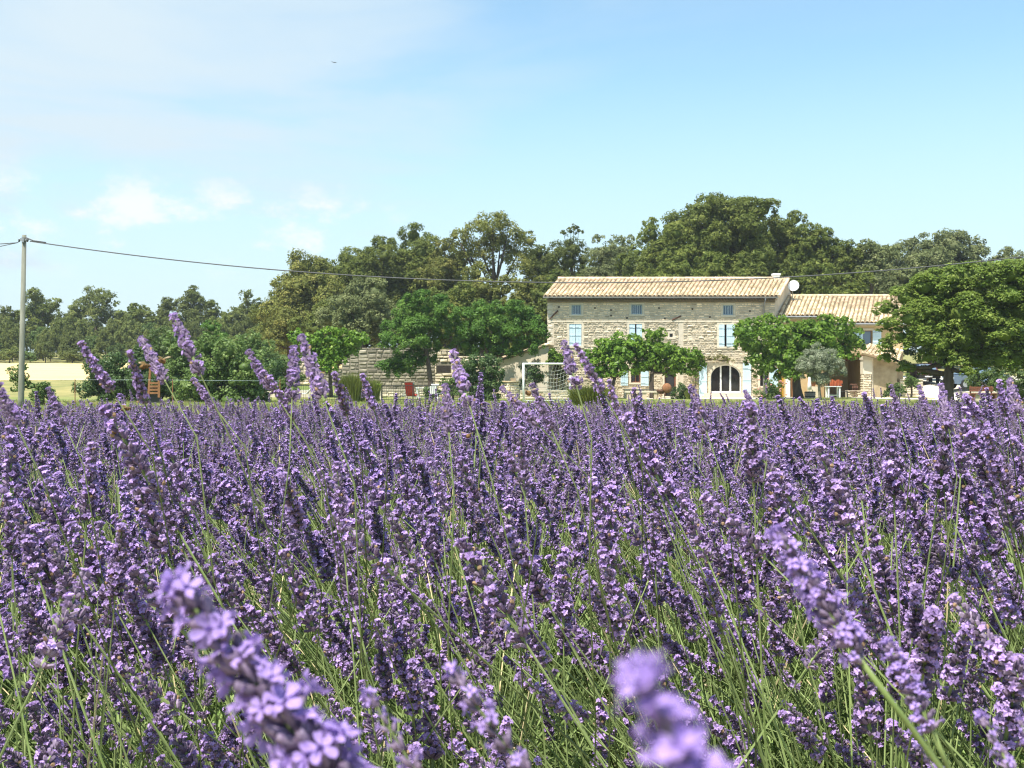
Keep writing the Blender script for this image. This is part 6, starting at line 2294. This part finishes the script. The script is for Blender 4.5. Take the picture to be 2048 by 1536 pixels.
idx = np.concatenate([idx, ex['i']]); spin = np.concatenate([spin, rngL.uniform(0, 6.28, 160)]); tips = np.concatenate([tips, ex['t']])
dist = np.linalg.norm(tips - np.array([0, 0, CAMZ]), axis=1)
inview = (tips[:, 1] > .3) & (np.abs(tips[:, 0]) < .47 * tips[:, 1]) & (tips[:, 2] > CAMZ - .36 * tips[:, 1])
cand = np.where(inview & (idx < NV))[0]
cand = cand[np.argsort(dist[cand])]
indiv = cand[:250]


def stalk_label(i):
    t = tips[i]
    px, py = 1024 + t[0] / t[1] * FPX, 768 - (t[2] - CAMZ) / t[1] * FPX
    k = int(idx[i])
    look = 'half faded' if k % 7 == 6 else 'forked' if k % 5 == 2 else 'bead necked' if k % 3 == 0 else 'plain headed'
    lean = 'leaning far left' if dirs[i][0] < -.45 else 'leaning left' if dirs[i][0] < -.15 else 'upright' if dirs[i][0] < .15 else 'leaning right'
    col = ('the left edge', 'the large blurred spike', 'the middle', 'the blurred pale tip', 'the bare stemmed spike', 'the right edge')[min(5, max(0, int(px / 2048 * 6)))]
    rw = 'high up near' if py < 960 else 'in mid height near' if py < 1150 else 'low down near' if py < 1340 else 'at the very bottom near'
    return '%s lavender spike %s, %s %s' % (look, lean, rw, col)


for i in indiv:
    r_ = tag(empty('lavender_stalk', pos[i]), stalk_label(i), 'lavender', 'close lavender stalks')
    r_.rotation_mode = 'QUATERNION'
    r_.rotation_quaternion = quat_to(dirs[i], spin[i])
    r_.scale = (scl[i],) * 3
    for nm, me in (('stem', STEM_ME[idx[i]]), ('flower_head', HEAD_ME[idx[i]])):
        o = bpy.data.objects.new(nm, me)
        COL.objects.link(o)
        o.parent = r_
rest = np.ones(len(pos), bool)
rest[indiv] = False


def scatter(name, sel, coll, P_, Q_, S_, I_):
    """points carrying rotation, scale and variant; geometry nodes put a plant on each"""
    me = bpy.data.meshes.new(name)
    n = int(sel.sum())
    me.vertices.add(n)
    me.vertices.foreach_set('co', P_[sel].astype(np.float32).ravel())
    a = me.attributes.new('rot', 'QUATERNION', 'POINT')
    a.data.foreach_set('value', Q_[sel].astype(np.float32).ravel())
    a = me.attributes.new('scl', 'FLOAT', 'POINT')
    a.data.foreach_set('value', S_[sel].astype(np.float32))
    a = me.attributes.new('var', 'INT', 'POINT')
    a.data.foreach_set('value', I_[sel].astype(np.int32))
    o = bpy.data.objects.new(name, me)
    COL.objects.link(o)
    ng = bpy.data.node_groups.new(name, 'GeometryNodeTree')
    ng.interface.new_socket('Geometry', in_out='INPUT', socket_type='NodeSocketGeometry')
    ng.interface.new_socket('Geometry', in_out='OUTPUT', socket_type='NodeSocketGeometry')
    N, Lk = ng.nodes, ng.links
    gi, go_ = N.new('NodeGroupInput'), N.new('NodeGroupOutput')
    ci = N.new('GeometryNodeCollectionInfo')
    ci.inputs['Collection'].default_value = coll
    ci.inputs['Separate Children'].default_value = True
    ci.inputs['Reset Children'].default_value = True
    ip = N.new('GeometryNodeInstanceOnPoints')
    ip.inputs['Pick Instance'].default_value = True

    def attr(nm, t):
        q = N.new('GeometryNodeInputNamedAttribute')
        q.data_type = t
        q.inputs['Name'].default_value = nm
        return [s for s in q.outputs if s.enabled and s.name == 'Attribute'][0]
    Lk.new(gi.outputs[0], ip.inputs['Points'])
    Lk.new(ci.outputs[0], ip.inputs['Instance'])
    Lk.new(attr('var', 'INT'), ip.inputs['Instance Index'])
    Lk.new(attr('rot', 'QUATERNION'), ip.inputs['Rotation'])
    Lk.new(attr('scl', 'FLOAT'), ip.inputs['Scale'])
    Lk.new(ip.outputs[0], go_.inputs[0])
    md = o.modifiers.new('scatter', 'NODES')
    md.node_group = ng
    o['kind'] = 'stuff'
    return o


quats = np.array([tuple(quat_to(d, s)) for d, s in zip(dirs, spin)])
o = scatter('lavender', rest & (dist < 4.2), src_hi, pos, quats, scl, idx)
o['label'] = 'dense purple lavender in flower with green stems'
o = scatter('far_lavender', rest & (dist >= 4.2), src_lo, pos, quats, scl, idx)
o['label'] = 'far part of the purple lavender field'

gn = 15000
gp = np.stack([rngK.uniform(-1, 1, gn), 13.4 + 46 * rngK.random(gn) ** .8, np.zeros(gn)], 1)
gp[:, 0] *= .52 * gp[:, 1]
gp[:, 2] = [g(a, b) for a, b in gp[:, :2]]
gq = np.array([tuple(Quaternion((0, 0, 1), a)) for a in rngK.uniform(0, 6.28, gn)])
o = scatter('grass', np.ones(gn, bool), src_gr, gp, gq, rngK.uniform(.6, 1.6, gn), rngK.integers(0, 4, gn))
o['label'] = 'short tufty grass of the lawn'
# leafy base of the bushes
src_leaf = bpy.data.collections.new('lavender_leaf_variants')
for k in range(4):
    rng = np.random.default_rng(60 + k)
    V, F, T_ = [], [], []
    for i in range(26):
        a = rng.uniform(0, 6.28)
        z = rng.uniform(0, .11)
        el = math.radians(rng.uniform(25, 75))
        d = np.array([math.cos(a) * math.cos(el), math.sin(a) * math.cos(el), math.sin(el)])
        L = rng.uniform(.03, .055)
        q = np.array([-math.sin(a), math.cos(a), 0]) * .0024
        c = np.array([rng.normal() * .008, rng.normal() * .008, z])
        o_ = len(V)
        V += [c - q * .5, c + q * .5, c + d * L * .6 + q, c + d * L + [0, 0, -.004], c + d * L * .6 - q]
        F.append((o_, o_ + 1, o_ + 2, o_ + 3, o_ + 4))
        T_.append(rng.random())
    src_leaf.objects.link(bpy.data.objects.new('leaf_tuft_%02d' % k, raw_mesh('leaf_tuft', V, F, [M['lavleaf']], tint=T_)))
src_leaf.objects.link(bpy.data.objects.new('zz_leafy_stem', raw_mesh('leafy_stem', *(lambda b: (b.v, b.f))((lambda b: (b.stem([np.array([0, 0, 0.]), np.array([.01, 0, .12]), np.array([.03, 0, .25])], .0013, .0008, 3), b)[1])(LB())), [M['lavleaf']], tint=None)))
lp, lq, ls, li = [], [], [], []
for (bx, by, bs) in bushes:
    if by > 6.5:
        continue
    n = int(330 if by < 3 else 130)
    for i in range(n):
        r = math.sqrt(rngL.random()) * 1.0
        a = rngL.uniform(0, 6.28)
        R_ = .36 * bs
        zt_ = .33 * bs * math.sqrt(max(0, 1 - .8 * r * r))
        z = zt_ * rngL.uniform(.45, 1.05)
        p = np.array([bx + R_ * r * math.cos(a), by + R_ * r * math.sin(a), z])
        if np.linalg.norm(p - np.array([0, 0, CAMZ])) < .5:
            continue
        d = np.array([math.cos(a) * r * .8 - .1, math.sin(a) * r * .8, .9 - .3 * r]) + rngL.normal(size=3) * .25
        d[2] = max(d[2], .1)
        lp.append(p)
        lq.append(tuple(quat_to(d, rngL.uniform(0, 6.28))))
        ls.append(rngL.uniform(.7, 1.3))
        li.append(rngL.integers(5) if rngL.random() < .9 else 4)
lp, lq, ls, li = map(np.array, (lp, lq, ls, li))
o = scatter('lavender_foliage', np.ones(len(lp), bool), src_leaf, lp, lq, ls, li)
o['label'] = 'grey green leafy base of the lavender bushes'
print('stalks', len(pos), 'tufts', len(lp), 'bushes', len(bushes))

# honey bees working the spikes


def bee(label, px, py, dist, rz):
    p = P(px, py, dist)
    r = tag(empty('honey_bee', p, rz), label, 'bee')
    k = .0044
    mb = MB()
    prof = [(.1, -1.0), (.45, -.6), (.5, -.2), (.3, .0), (.45, .25), (.42, .5), (.2, .6), (.3, .75), (.25, .95), (.05, 1.02)]
    m2 = MB(); m2.lathe([(a * k, b * k) for a, b in prof], 8)
    mb.add([Matrix.Rotation(math.radians(80), 4, 'Y') @ Vector(v) for v in m2.v], m2.f)
    link(bpy.data.objects.new('body', mb.mesh('body', M['bee'], True)), r, False)
    for s in (-1, 1):
        mb = MB(); mb.add([(.2 * k, s * .2 * k, .4 * k), (-.3 * k, s * 1.2 * k, .9 * k), (-1.0 * k, s * 1.3 * k, .8 * k), (-.9 * k, s * .6 * k, .6 * k)], [(0, 1, 2, 3)])
        mb.add([(.2 * k, s * .2 * k, .36 * k), (-.3 * k, s * 1.2 * k, .86 * k), (-1.0 * k, s * 1.3 * k, .76 * k), (-.9 * k, s * .6 * k, .56 * k)], [(3, 2, 1, 0)])
        link(bpy.data.objects.new('wing', mb.mesh('wing', M['wing'])), r, False)


bee('honey bee hovering left of a leaning lavender spike by the timber frame', 290, 733, .86, .5)
bee('honey bee on the right side of the spike by the timber frame', 324, 722, .88, 2.6)
bee('honey bee on the lavender below the long leaning spike', 252, 818, 1.0, .3)
bee('honey bee in flight low over the left lavender', 233, 863, 1.05, .2)
bee('honey bee on the dark spike before the football goal', 1056, 786, .86, 1.9)
bee('honey bee among the lavender below the bay bush', 937, 872, 1.0, 1.3)

print('tris', sum(sum(len(p.vertices) - 2 for p in me.polygons) for me in {o.data for o in bpy.data.objects if o.type == 'MESH'}))

for o in bpy.data.objects:
    if '_w' in o:
        del o['_w']
